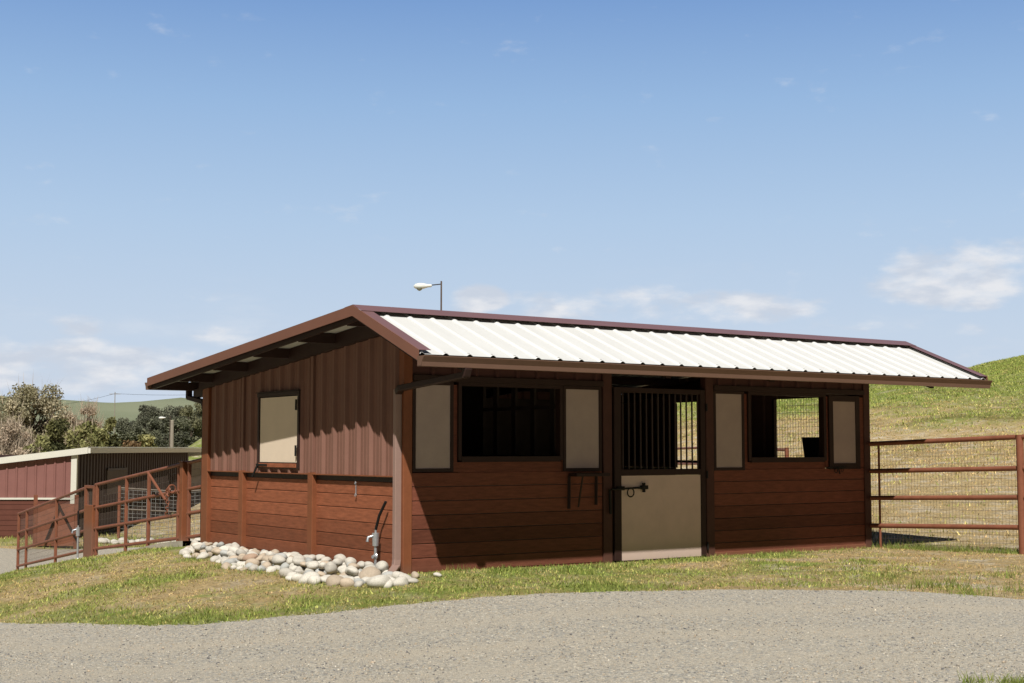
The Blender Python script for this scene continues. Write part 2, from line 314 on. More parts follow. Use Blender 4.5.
sv = gridvals([(-3000,-600,300),(-600,-120,40),(-120,-40,5),(-40,-14,1),(-14,16,.3),(16,60,1.2),(60,140,8),(140,600,40),(600,3000,300)])
dv = gridvals([(-400,-40,60),(-40,4,4),(4,40,.3),(40,100,1),(100,220,6),(220,1300,35),(1300,4500,320)])
gr = sheet('ground', sv, dv, M['ground']); tag(gr, kind='structure')
me = gr.data; n = len(me.vertices); V = np.empty(n*3, np.float32); me.vertices.foreach_get('co', V); V = V.reshape(-1, 3)
s_, d_ = (V[:, 0]-CAM[0])*CY-(V[:, 1]-CAM[1])*SY, (V[:, 0]-CAM[0])*SY+(V[:, 1]-CAM[1])*CY
def greenness(x, y, z):
    s = (x-CAM[0])*CY-(y-CAM[1])*SY; d = (x-CAM[0])*SY+(y-CAM[1])*CY
    g = .57+.8*(vnoise(x+90, y+90, .55, 4)-.5)*2
    g = g+.95*np.exp(-((d-gedge(s)-.5)/.6)**2)*(s < 3.5)*(vnoise(x, y, 1.6, 3)-.22)+.35*np.exp(-((y+.4)/.5)**2)*((x > 0) & (x < 4.5))
    g = g-.30*sstep(-2.5, 1.5, s)*(y < .2)*(d < 19)-.25*sstep(4.5, 7.5, x)*(y < .2)*vnoise(x, y, 1.3, 3)*2
    for px_, py_, rx_, ry_ in ((3.9, -.75, .8, .28), (6.6, -.75, .7, .3), (7.9, -1.4, .7, .35), (8.6, -2.3, .9, .3), (5.6, -1.1, .6, .2), (-1.7, 1.2, .5, .25)):
        g = g-.9*np.exp(-((x-px_)/rx_)**2-((y-py_)/ry_)**2)
    paddock = (x > 8.1)*sstep(19, 22, d)
    g = g*(1-paddock)+paddock*((.85*sstep(1.5, 4.3, z+2.0*(vnoise(x, y, .12, 3)-.5)))+.14+.3*np.exp(-((x-9)/1.)**2))
    return np.clip(g, 0, 1.1)
tint = np.ones((n, 4), np.float32); tint[:, 0] = np.maximum(greenness(V[:, 0], V[:, 1], V[:, 2]), .95*sstep(95, 115, d_)*(s_ < -8))
tint[:, 1] = np.clip(.3+.6*(s_ > 3)*(d_ < 19)+.2*(d_ > 19)+.9*(V[:, 0] > 8.2)*(d_ > 19)*(1-sstep(1.2, 2.6, V[:, 2]))+1.2*(1-np.clip(tint[:, 0]*4, 0, 1))*(d_ < 19), 0, 1); tint[:, 2] = sstep(150, 420, np.hypot(s_, d_))
a = me.color_attributes.new('tint', 'FLOAT_COLOR', 'POINT'); a.data.foreach_set('color', tint.ravel())

# gravel yard in front: rows follow the curving lawn edge
gs = gridvals([(-60,-16,4),(-16,-7,.25),(-7,9,.06),(9,40,2)])
gt = np.concatenate([[0, .5], np.linspace(.75, 1, 60)[0:]])
def gj(SS, TT):
    e = gedge(SS)+(vnoise(SS+40, SS*0+3, 1.1, 4)-.5)*.25+(vnoise(SS+40, SS*0+9, 8, 3)-.5)*.14
    return SS, -30+(e+30)*TT
yard = sheet('gravel_road', gs, gt, M['gravel'], .006, gj); tag(yard, kind='structure')
yn = len(yard.data.vertices); Vy = np.empty(yn*3, np.float32); yard.data.vertices.foreach_get('co', Vy); Vy = Vy.reshape(-1, 3)
ys, yd = (Vy[:, 0]-CAM[0])*CY-(Vy[:, 1]-CAM[1])*SY, (Vy[:, 0]-CAM[0])*SY+(Vy[:, 1]-CAM[1])*CY
q = gedge(ys)-yd+(vnoise(Vy[:, 0], Vy[:, 1], .3, 2)-.5)*.9
tk = .55*(np.exp(-((q-1.5)/.28)**2)+np.exp(-((q-3.2)/.3)**2)+.6*np.exp(-((q-4.6)/.25)**2))*(.4+1.2*vnoise(Vy[:, 0]+5, Vy[:, 1], .7, 3))-.25*np.exp(-((q-2.35)/.4)**2)
ta = yard.data.attributes.new('track', 'FLOAT', 'POINT'); ta.data.foreach_set('value', tk.astype(np.float32))
# lane that runs behind the pipe gates, lower down
LP = [(-60,14),(-14,16),(-7.3,18.5),(-8.45,23.2),(-9.5,26.5),(-10.3,29.8),(-10.9,31.6),(-10.1,30.9),(-8.4,28.6),(-6.8,29.2),(-5.2,30.5),(-2,33),(-2,46),(-6,43.2),(-11,40.4),(-16,37.5),(-60,36)]
def in_poly(x, y, P):
    c = np.zeros(x.shape, bool)
    for (x1, y1), (x2, y2) in zip(P, P[1:]+P[:1]):
        k = ((y1 > y) != (y2 > y)) & (x < (x2-x1)*(y-y1)/(y2-y1+1e-12)+x1); c ^= k
    return c
SS, DD = np.meshgrid(gridvals([(-60,-20,2),(-20,-2,.12)]), gridvals([(14,48,.12)]), indexing='ij')
X = CAM[0]+DD*SY+SS*CY; Y = CAM[1]+DD*CY-SS*SY; V_ = np.stack([X.ravel(), Y.ravel(), height(X.ravel(), Y.ravel())+.012], 1)
a, b = SS.shape; i = (np.arange(a-1)[:, None]*b+np.arange(b-1)[None]).ravel(); F_ = np.stack([i, i+b, i+b+1, i+1], 1)
sw, dw = SS.ravel()[i]+(vnoise(V_[i, 0], V_[i, 1], 1.5, 3)-.5)*.7, DD.ravel()[i]+(vnoise(V_[i, 0]+9, V_[i, 1], 1.5, 3)-.5)*.7
F_ = F_[in_poly(sw, dw, LP)]; lane = arrays('path', V_, F_, M['lane']); lane.data.polygons.foreach_set('use_smooth', np.ones(len(F_), bool)); tag(lane, kind='structure')

# ------------------------------------------------------------------ stable
L, W = 7.978, 5.79; OL, OR = .65, .938
YR, ZR = .056, 3.073; YE, ZE = -1.381, 2.49; YB, ZB = 6.45, 2.505
def zt(y): return ZR+(ZE-ZR)*(YR-y)/(YR-YE) if y < YR else ZR+(ZB-ZR)*(y-YR)/(YB-YR)
def zs(y): return zt(y)-.048
stable = thing('stable', (L/2, W/2, 0), 'brown timber and metal horse stable with white ribbed roof and pebble edged side wall', 'stable')
def rib_profile(u0, u1, pitch=.305, h=.032, base=.075, top=.03, off=0.0, minor=True):
    pts = [(u0, 0)]; k = math.floor((u0-off)/pitch)
    while True:
        c = off+pitch*k; k += 1
        if c-base/2 > u1: break
        for du, hh in ((-base/2, 0), (-top/2, h), (top/2, h), (base/2, 0)):
            if u0 < c+du < u1: pts.append((c+du, hh))
        if minor:
            for q in (pitch*.36, pitch*.64):
                for du, hh in ((-.018, 0), (-.008, .006), (.008, .006), (.018, 0)):
                    if u0 < c+q+du < u1: pts.append((c+q+du, hh))
    pts.append((u1, 0)); return sorted(pts)
def ribbed(mb, prof, lo, hi, th=.002):                 # lo/hi: functions (u, h) -> 3-D
    n = len(prof); mb.add([lo(*p) for p in prof]+[hi(*p) for p in prof], [(i, i+1, n+i+1, n+i) for i in range(n-1)])
# roof sheets
mb = MB(); pr_ = rib_profile(-OL+.02, L+OR-.02, h=.018, base=.078, top=.026, minor=False)
ribbed(mb, pr_, lambda u, h: (u, YE-.0, zs(YE)+h), lambda u, h: (u, YR, zs(YR)+h-.002))
ribbed(mb, pr_, lambda u, h: (u, YR, zs(YR)+h-.002), lambda u, h: (u, YB, zs(YB)+h))
roof = mb.build('roof', M['roof'], stable)
sol = roof.modifiers.new('thickness', 'SOLIDIFY'); sol.thickness = .003; sol.offset = -1
# dark closure strip under the ribs at the eave
mb = MB(); cl = [(u, h-.006) for u, h in rib_profile(-OL+.03, L+OR-.03, h=.030, base=.078, top=.026, minor=False)]
n = len(cl); mb.add([(u, YE+.03, zs(YE)+h+.01) for u, h in cl]+[(u, YE+.03, zs(YE)-.13) for u, h in cl], [(i, i+1, n+i+1, n+i) for i in range(n-1)])
mb.build('eave_closure', M['iron'], roof)
# ridge cap, rake caps
def slab(mb, x0, x1, ya, yb, dz, th=.004, zf=zt):
    mb.add([(x0,ya,zf(ya)+dz),(x1,ya,zf(ya)+dz),(x1,yb,zf(yb)+dz),(x0,yb,zf(yb)+dz),(x0,ya,zf(ya)+dz-th),(x1,ya,zf(ya)+dz-th),(x1,yb,zf(yb)+dz-th),(x0,yb,zf(yb)+dz-th)],
           [(0,1,2,3),(7,6,5,4),(0,4,5,1),(1,5,6,2),(2,6,7,3),(3,7,4,0)])
mb = MB(); slab(mb, -OL-.004, L+OR+.004, YR-.20, YR, .012); slab(mb, -OL-.004, L+OR+.004, YR, YR+.2, .012)
mb.build('ridge_cap', M['cap'], roof)
for x0, x1, nm in ((-OL, -OL+.15, 0), (L+OR-.15, L+OR, 1)):
    mb = MB(); slab(mb, x0, x1, YE-.01, YR-.195, .002); slab(mb, x0, x1, YR+.195, YB, .002); mb.build('rake_cap', M['cap'], roof)
    xf = -OL-.014 if nm == 0 else L+OR+.002
    mb = MB()
    for ya, yb in ((YE-.012, YR), (YR, YB+.01)):
        mb.prism([(ya, .004), (yb, .004), (yb, -.118), (ya, -.118)], lambda u, v: (xf, u, zt(u)+v), lambda u, v: (xf+.012, u, zt(u)+v))
    mb.build('rake_fascia', M['fascia'], roof)
    xr = -OL+.05 if nm == 0 else L+OR-.09
    mb = MB()
    for ya, yb in ((YE+.04, YR), (YR, YB-.02)):
        mb.prism([(ya, 0), (yb, 0), (yb, -.115), (ya, -.115)], lambda u, v: (xr, u, zs(u)-.004+v), lambda u, v: (xr+.04, u, zs(u)-.004+v))
    mb.build('rake_rafter', M['trim'], roof)
# purlins and rafters
for y in (-1.25, -.55, .35, 1.6, 2.9, 4.2, 5.4, 6.38):
    mb = MB(); z = min(zs(y-.03), zs(y+.03))-.004; mb.box(-OL+.095, L+OR-.095, y-.03, y+.03, z-.125, z); mb.build('purlin', M['under'], roof)
for x in (.05, 3.0, 4.77, L-.05):
    mb = MB()
    for ya, yb in ((-1.2, YR), (YR, 6.3)): mb.prism([(ya, -.13), (yb, -.13), (yb, -.30 if yb < 1 else -.26), (ya, -.30 if ya > 0 else -.22)], lambda u, v: (x-.04, u, zs(u)+v), lambda u, v: (x+.04, u, zs(u)+v))
    mb.build('rafter', M['trim'], roof)
mb = MB()                          # dark beam under the overhang, against the side wall
for ya, yb in ((-1.0, YR), (YR, W+.1)): mb.prism([(ya, -.012), (yb, -.012), (yb, -.20 if yb < 1 else -.19), (ya, -.20)], lambda u, v: (-.075, u, zs(u)+v), lambda u, v: (-.012, u, zs(u)+v))
mb.build('rake_beam', M['trim'], roof)
# gutters and downspouts
def gutter(y, sgn, zt_, x0, x1):
    prof = [(0, 0), (0, -.105), (.075, -.105), (.085, -.06), (.115, -.02), (.115, 0), (.128, 0), (.128, -.008), (.119, -.022), (.092, -.065), (.083, -.111), (-.004, -.111), (-.004, 0)]
    mb = MB(); mb.prism(prof, lambda u, v: (x0, y+sgn*u, zt_+v), lambda u, v: (x1, y+sgn*u, zt_+v))
    for xa in (x0, x1-.004): mb.prism([(0, -.002), (0, -.108), (.078, -.108), (.088, -.06), (.116, -.02), (.116, -.002)], lambda u, v: (xa, y+sgn*u, zt_+v), lambda u, v: (xa+.004, y+sgn*u, zt_+v))
    return mb.build('gutter', M['gutter'], stable)
g1 = gutter(YE-.012, -1, ZE-.07, -OL-.02, L+OR-.05); g2 = gutter(YB+.012, 1, ZB-.06, -OL, L+OR)
def spout(pts, m, parent, w=.066, h=.085):
    mb = MB()
    for a_, b_ in zip(pts[:-1], pts[1:]):
        t = (Vector(b_)-Vector(a_)).normalized()
        mb.bar(Vector(a_)-t*.012, Vector(b_)+t*.012, w, h, up=(1, 0, 0) if abs(t.x) < .7 else (0, 1, 0))
    return mb.build('downspout', m, parent, bevel=.006)
yg = YE-.07
spout([(-.08, yg, ZE-.19), (-.08, yg+.03, ZE-.255), (-.085, -.06, 2.14), (-.055, .045, 2.10)], M['trim'], stable)
spout([(-.055, .06, 2.12), (-.055, .06, .17), (-.075, .045, .09), (-.23, -.10, .025)], M['spout'], stable)
spout([(.03, YB+.07, ZB-.16), (.03, YB+.07, 2.23), (.03, 5.95, 2.15), (.03, 5.87, 2.05), (.03, 5.87, .15)], M['trim'], stable)

# steel frame posts
def post(x0, x1, y0, y1, z1, m=None): return MB().box(x0, x1, y0, y1, -.25, z1).build('post', m or M['steel'], stable, bevel=.006)
post(-.014, .105, -.014, .10, zs(0)-.3); post(L-.12, L+.014, -.014, .10, zs(0)-.3, M['steel_shade'])
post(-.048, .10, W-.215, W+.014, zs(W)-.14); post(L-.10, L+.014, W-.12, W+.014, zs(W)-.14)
post(2.93, 3.075, -.02, .09, zs(0)-.3, M['steel_shade']); post(4.70, 4.845, -.02, .09, zs(0)-.3, M['steel_shade'])
for y in (2.27, 4.40): post(-.050, .06, y-.07, y+.07, 1.14)
for y in (2.27, 4.40): MB().box(-.038, .06, y-.035, y+.035, 1.14, zs(y)-.15).build('post', M['sheet'], stable, bevel=.004)

# walls of boards
BH = .165
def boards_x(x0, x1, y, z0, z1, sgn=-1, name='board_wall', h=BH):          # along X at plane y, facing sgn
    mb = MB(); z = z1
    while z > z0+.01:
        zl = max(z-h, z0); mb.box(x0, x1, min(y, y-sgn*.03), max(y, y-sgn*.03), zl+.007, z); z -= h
    o = mb.build(name, M['board_shade'], stable, bevel=.005)
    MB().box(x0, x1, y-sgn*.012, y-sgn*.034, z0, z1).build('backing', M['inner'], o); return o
def boards_y(y0, y1, x, z0, z1, sgn=-1):
    mb = MB(); z = z1
    while z > z0+.01:
        zl = max(z-BH, z0); mb.box(min(x, x-sgn*.03), max(x, x-sgn*.03), y0, y1, zl+.007, z); z -= BH
    o = mb.build('board_wall', M['board'], stable, bevel=.005)
    MB().box(min(x-sgn*.012, x-sgn*.034), max(x-sgn*.012, x-sgn*.034), y0, y1, z0, z1).build('backing', M['inner'], o); return o
# side wall (X = 0)
for a_, b_ in ((.10, 2.21), (2.33, 4.34), (4.46, W-.20)):
    boards_y(a_, b_, .012, -.06, 1.05)
    MB().box(-.050, .05, a_, b_, 1.114, 1.128).build('belt_rail', M['steel'], stable); MB().box(.006, .05, a_, b_, 1.052, 1.114).build('belt_shadow_web', M['trim'], stable)  # web coloured dark for the shadow in the belt recess
WY0, WY1, WZ0, WZ1 = 2.60, 3.87, 1.18, 2.205
mb = MB()
def side_sheet(y0, y1, z0, z1=None):
    ribbed(mb, rib_profile(y0, y1, .305, .040, .10, .045, off=.16, minor=True), lambda u, h: (-.002-h, u, z0), lambda u, h: (-.002-h, u, z1 or zs(u)-.02))
side_sheet(.10, 2.235, 1.128); side_sheet(2.305, WY0, 1.128); side_sheet(WY0, WY1, WZ1); side_sheet(WY0, WY1, 1.128, WZ0); side_sheet(WY1, 4.365, 1.128); side_sheet(4.435, W-.2, 1.128)
mb.build('side_cladding', M['sheet'], stable)
for y in (.118, 2.315, 4.445, WY0-.03): MB().box(-.012, -.004, y, y+.016, 1.13, 2.15).build('lit_edge_trim', M['galv'], stable)  # pale strips stand in for sunlit trim edges
# hatch in the side wall
mb = MB(); t = .055
mb.box(-.05, .03, WY0, WY0+t, WZ0, WZ1); mb.box(-.05, .03, WY1-t, WY1, WZ0, WZ1); mb.box(-.054, .03, WY0-.01, WY1+.01, WZ1-t, WZ1); mb.box(-.05, .03, WY0+t, WY1-t, WZ0, WZ0+.075)
hatch = mb.build('hatch', M['trim'], stable, bevel=.003)
MB().box(-.075, .02, WY0-.02, WY1+.02, WZ1+.002, WZ1+.012).build('hatch_hood', M['trim'], hatch)
MB().box(-.036, -.012, WY0+t+.012, WY1-t-.012, WZ0+.085, WZ1-t-.012).build('hatch_panel', M['beige'], hatch)
MB().box(-.058, -.02, WY0+t+.01, WY1-t-.01, WZ0+.015, WZ0+.07).build('bottom_rail', M['board'], hatch, bevel=.004)
mb = MB(); mb.bar((-.07, WY1-.02, WZ0+.05), (-.07, WY1-.35, WZ0+.045), .012, .025); mb.bar((-.075, WY1-.08, WZ0+.05), (-.10, WY1+.03, WZ0-.12), .012, .03); mb.build('latch', M['iron'], hatch)
for z in (1.35, 1.95): MB().tube([(-.065, WY0+.06, z), (-.065, WY0+.06, z+.14)], .014, 8).build('hinge', M['iron'], hatch)
mb = MB(); mb.bar((-.012, 1.12, 1.02), (-.014, 1.115, .90), .008, .008); mb.torus((-.02, 1.115, .885), .018, .004, 'x', 10, 5); mb.torus((-.02, 1.12, 1.03), .016, .004, 'x', 10, 5); mb.build('tie_hook', M['galv'], stable)

# front wall (Y = 0)
ZH0, ZH1 = 2.235, 2.305
mb = MB(); pf = rib_profile(.105, 2.93, .305, .03, .08, .035, minor=False); 
for a_, b_ in ((.105, 2.93), (4.845, L-.12)):
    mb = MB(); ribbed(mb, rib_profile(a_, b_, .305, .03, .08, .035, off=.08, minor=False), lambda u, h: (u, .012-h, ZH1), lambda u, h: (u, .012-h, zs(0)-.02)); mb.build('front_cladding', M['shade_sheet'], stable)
for a_, b_ in ((.105, 2.93), (4.845, L-.12)):
    mb = MB(); mb.box(a_, b_, -.035, .05, ZH0, ZH1); mb.build('header_rail', M['trim'], stable, bevel=.003)
MB().box(3.075, 4.70, -.012, .06, 2.46, 2.56).build('header_rail', M['trim'], stable, bevel=.003)
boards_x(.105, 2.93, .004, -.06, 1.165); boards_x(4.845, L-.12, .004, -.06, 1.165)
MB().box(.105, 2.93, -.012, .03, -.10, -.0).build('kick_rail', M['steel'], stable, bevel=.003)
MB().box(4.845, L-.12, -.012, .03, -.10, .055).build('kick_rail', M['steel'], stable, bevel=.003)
def wpanel(x0, x1, z0, z1, fr=.04, y=-.004):
    mb = MB(); mb.box(x0-fr, x0, y-.016, .05, z0-fr, z1+fr); mb.box(x1, x1+fr, y-.016, .05, z0-fr, z1+fr); mb.box(x0, x1, y-.014, .05, z0-fr, z0); mb.box(x0, x1, y-.014, .05, z1, min(z1+fr, ZH0-.002))
    f = mb.build('shutter', M['trim'], stable); MB().box(x0, x1, y-.004, .03, z0, z1).build('shutter_panel', M['beige_shade'], f); return f
def wopen(x0, x1, z0, z1, fr=.045):
    mb = MB(); mb.box(x0-fr, x0, -.03, .07, z0-fr, z1); mb.box(x1, x1+fr, -.03, .07, z0-fr, z1); mb.box(x0, x1, -.033, .07, z0-fr-.02, z0); mb.box(x0-fr, x1+fr, -.03, .07, z1, ZH0-.002)
    return mb.build('window_frame', M['trim'], stable)
wpanel(.145, .625, 1.213, 2.19); wopen(.775, 2.235, 1.352, 2.19); wpanel(2.335, 2.865, 1.203, 2.19)
wpanel(4.885, 5.375, 1.19, 2.19); wopen(5.535, 6.985, 1.325, 2.19, .05); 
s4 = wpanel(7.185, 7.665, 1.235, 2.13, .085, -.012)
# wide boards below and beside the openings
for q in ((.672,.728,.0,.04,1.17,2.2),(2.282,2.294,.0,.04,1.17,2.2),(5.417,5.483,.0,.04,1.17,2.2),(7.037,7.098,.0,.04,1.17,2.2),(7.752,L-.122,.0,.04,1.17,2.2)): MB().box(*q).build('side_board', M['board_shade'], stable)
for q in ((.73,2.28,.009,.045,1.13,1.285),(5.487,7.035,.009,.045,1.13,1.262)): MB().box(*q).build('sill_board', M['board_shade'], stable)
# drop-down shelf below the second shutter
sh = MB().box(2.36, 2.90, -.20, -.03, 1.10, 1.14).build('wall_shelf', M['trim'], stable, bevel=.003)
mb = MB()
for x in (2.37, 2.80): mb.bar((x, -.035, 1.11), (x-.01, -.04, .70 if x < 2.5 else .74), .035, .02)
mb.bar((2.48, -.17, 1.11), (2.50, -.05, .72), .02, .012); mb.bar((2.70, -.06, 1.06), (2.70, -.06, .80), .07, .03)
mb.build('shelf_bracket', M['trim'], sh)
# shutter latch on the right
mb = MB(); mb.bar((7.02, -.04, 1.17), (7.42, -.04, 1.18), .012, .02); mb.torus((7.2, -.05, 1.13), .03, .006); mb.torus((7.33, -.05, 1.14), .025, .005); mb.bar((7.25,-.05,1.17),(7.27,-.06,1.08),.015,.015); mb.build('latch', M['iron'], s4)

# stall door
door = MB(); x0, x1 = 3.10, 4.675
door.box(x0, x0+.115, -.035, .02, .02, 2.235); door.box(x1-.085, x1, -.035, .02, .02, 2.235); door.box(x0+.115, x1-.085, -.033, .02, 2.17, 2.235)
door.box(x0+.115, x1-.085, -.033, .02, 1.10, 1.18); door.box(x0+.115, x1-.085, -.033, .02, -.03, .018)
door = door.build('door', M['trim'], stable, bevel=.004)
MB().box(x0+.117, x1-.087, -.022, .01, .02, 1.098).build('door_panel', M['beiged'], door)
xx = x0+.115+.045
while xx < x1-.1:
    MB().tube([(xx, -.005, 1.175), (xx, -.005, 2.175)], .0115, 8).build('bar', M['bar'], door, smooth=True); xx += .1
mb = MB(); mb.tube([(3.02, -.065, .93), (3.55, -.065, .945)], .013, 8); mb.bar((3.52, -.055, .945), (3.63, -.055, .948), .03, .05); mb.bar((3.565, -.058, .885), (3.565, -.058, 1.005), .03, .03, up=(1,0,0)); mb.torus((3.33, -.075, .885), .055, .009)
mb.bar((3.01, -.05, .93), (3.02, -.05, .62), .02, .03, up=(1,0,0)); mb.bar((3.13, -.045, .94), (3.25, -.045, .94), .02, .05); mb.build('bolt', M['iron'], door)
for z in (.15, 1.1, 2.0): MB().tube([(4.69, -.045, z-.05), (4.69, -.045, z+.05)], .013, 8).build('hinge', M['iron'], door)

# far (right) wall and back wall with real openings
AY0, AY1, BY0, BY1 = .42, 1.90, 3.35, 4.26
mb = MB()
def right_sheet(y0, y1, z0, z1=None):
    ribbed(mb, rib_profile(y0, y1, .305, .03, .08, .035, minor=False), lambda u, h: (L+.002+h, u, z0), lambda u, h: (L+.002+h, u, z1 or zs(u)-.02))
right_sheet(.1, AY0, 1.12); right_sheet(AY0, AY1, 2.23); right_sheet(AY1, BY0, 1.12); right_sheet(BY0, BY1, 2.24); right_sheet(BY1, W-.12, 1.12)
mb.build('side_cladding', M['sheet'], stable)
boards_y(.1, BY0, L-.012, -.06, 1.12, 1); boards_y(BY1, W-.12, L-.012, -.06, 1.12, 1)
for ya in (AY0-.04, AY1, BY0-.04, BY1): MB().box(L-.03, L+.03, ya, ya+.04, 1.12, 2.23).build('jamb', M['trim'], stable)
mb = MB()
ribbed(mb, rib_profile(.1, L-.1, .305, .03, .08, .035, minor=False), lambda u, h: (u, W+.002+h, 1.12), lambda u, h: (u, W+.002+h, zs(W)-.02))
mb.build('back_cladding', M['sheet'], stable)
boards_x(.1, L-.1, W-.012, -.06, 1.12, 1)
# interior partition, boards below and bars above
mb = MB(); mb.box(2.98, 3.03, .1, W-.1, -.05, 1.3); mb.box(2.98, 3.03, 2.8, W-.1, 1.3, 2.4); mb.box(2.97, 3.04, .1, W-.1, 1.3, 1.36); mb.box(2.97, 3.04, .1, W-.1, 2.34, 2.4)
y = .25
while y < 2.8: mb.box(2.985, 3.02, y-.05, y+.05, 1.36, 2.34); y += .45
mb.box(2.975, 3.035, .1, W-.1, 1.98, 2.03); mb.build('partition', M['inner'], stable)
mb = MB(); mb.box(.06, .09, .1, WY0, 1.1, 2.6); mb.box(.06, .09, WY1, W-.1, 1.1, 2.4); mb.box(.06, .09, WY0, WY1, 1.1, 1.2); mb.box(.1, 2.98, W-.08, W-.05, 1.1, 2.3); mb.box(.1, L-.1, W-.078, W-.048, -.05, 1.1)
for k in range(5): mb.box(.3+.56*k, .55+.56*k, W-.12, W-.08, 1.1, 2.3)
mb.box(3.03, L-.1, W-.08, W-.05, 1.1, 2.3)
mb.build('inner_lining', M['inner'], stable)

# wire mesh helper
def wire_mesh(mb, P0, P1, z0a, z1a, z0b, z1b, dv=.051, dh=.102, r=.0017):
    P0, P1 = Vector(P0), Vector(P1); Ln = (P1-P0).length; n = int(Ln/dv)
    nrm = Vector((-(P1-P0).y, (P1-P0).x, 0)).normalized()*r
    t = (P1-P0).normalized()*r
    def strip(a_, b_, w1, w2):
        mb.add([a_-w1-w2*.0, a_+w1, a_+w2, b_-w1, b_+w1, b_+w2], [(0,1,4,3),(1,2,5,4),(2,0,3,5)])
    for i in range(n+1):
        f = i/n; p = P0.lerp(P1, f); a_ = Vector((p.x, p.y, z0a+(z0b-z0a)*f)); b_ = Vector((p.x, p.y, z1a+(z1b-z1a)*f)); strip(a_, b_, t, nrm*1.6)
    m_ = int((z1a-z0a)/dh)
    for j in range(m_+1):
        g = j/m_; a_ = Vector((P0.x, P0.y, z0a+(z1a-z0a)*g)); b_ = Vector((P1.x, P1.y, z0b+(z1b-z0b)*g)); strip(a_, b_, Vector((0, 0, r)), nrm*1.6)
mb = MB(); wire_mesh(mb, (L-.02, AY0, 0), (L-.02, AY1, 0), 1.12, 2.23, 1.12, 2.23, .055, .11, .0028); mb.build('wire_screen', M['wire'], stable)
mb = MB()   # low rails across the paddock doorway
for z in (.4, .8, 1.22): mb.tube([(L+.06, BY0-.04, z), (L+.06, BY1+.04, z+.01)], .022, 8)
mb.build('doorway_rail', M['rail'], stable, smooth=True)
# feed bucket hanging in the open window
bk = thing('feed_bucket', (L-.25, .87, 1.3), 'black rubber feed bucket hanging inside the right window opening', 'bucket')
mb = MB(); n = 20; z0, z1 = 1.22, 1.62; vs = []; fs = []
for z, r in ((z0, .125), (z1, .175), (z1, .165), (z0+.01, .117)):
    for k in range(n): q = 2*math.pi*k/n; vs.append((L-.25+r*math.cos(q), 0.87+r*math.sin(q), z))
for i in range(3):
    for k in range(n): fs.append((i*n+k, i*n+(k+1)%n, (i+1)*n+(k+1)%n, (i+1)*n+k))
fs += [tuple(range(n))[::-1], tuple(range(3*n, 4*n))]; mb.add(vs, fs); mb.build('bucket_body', M['rubber'], bk)
MB().tube([(L-.25, .70, 1.6), (L-.13, .72, 1.52), (L-.085, .87, 1.50), (L-.13, 1.02, 1.52), (L-.25, 1.04, 1.6)], .006, 6).build('handle', M['galv'], bk)

# ------------------------------------------------------------------ right pipe fence, runs forward from the front right corner
def rail_set(root, P0, P1, zz0, zz1, r=.03):
    for a_, b_ in zip(zz0, zz1):
        MB().tube([(*P0, a_), (*P1, b_)], r, 12).build('rail', M['rail'], root, smooth=True)
A, B = (7.985, .03), (8.17, -2.43); dirx, diry = (B[0]-A[0])/(A[1]-B[1]), -1
def fx(y): return A[0]+(A[1]-y)*dirx
def rz(y): f = (A[1]-y)/2.37; return [v0+(v1-v0)*f for v0, v1 in ((.315, .39), (.72, .79), (1.115, 1.18), (1.515, 1.60))]
for k, (y0, y1) in enumerate(((.03, -2.38), (-2.48, -4.9))):
    fp = thing('pipe_fence', (fx(y0), y0, 0), ('rust brown four rail pipe fence panel meeting the front right corner of the stable' if k == 0 else 'rust brown pipe fence panel at the right picture edge past the round post'), 'fence panel', 'pipe fence panels right of the stable')
    rail_set(fp, (fx(y0), y0), (fx(y1), y1), rz(y0), rz(y1), .034)
    if k == 0: MB().tube([(fx(-.16), -.16, .0), (fx(-.16), -.16, 1.53)], .017, 8).build('stay', M['rail'], fp, smooth=True)
    mb = MB(); wire_mesh(mb, (fx(y0)+.03, y0, 0), (fx(y1)+.03, y1, 0), .03, rz(y0)[3], .06, rz(y1)[3]); mb.build('wire_mesh', M['wire'], fp)
for k, y in enumerate((-2.43, -4.95)):
    fpst = thing('fence_post', (fx(y), y, 0), ['round rust brown pipe post at the right edge of the photo', 'round rust brown pipe post outside the frame'][k], 'fence post', 'pipe fence posts right of the stable')
    MB().tube([(fx(y), y, -.3), (fx(y), y, rz(y)[3]+.03)], .05, 16).build('shaft', M['rail'], fpst, smooth=True)
# paddock fence behind the stable, a glimpse through the door
for k, (a_, b_) in enumerate((((13.0, 6.5), (15.5, 11.5)), ((15.5, 11.5), (18., 16.5)))):
    za, zb_ = H(*a_), H(*b_); pf_ = thing('pipe_fence', (*a_, za), ['rust brown pipe fence panel seen through the barred stall door', 'rust brown pipe fence panel further out behind the stable'][k], 'fence panel')
    rail_set(pf_, a_, b_, [za+z for z in (.4, .8, 1.2)], [zb_+z for z in (.4, .8, 1.2)])
    MB().tube([(*a_, za-.2), (*a_, za+1.25)], .045, 10).build('post', M['rail'], pf_, smooth=True)

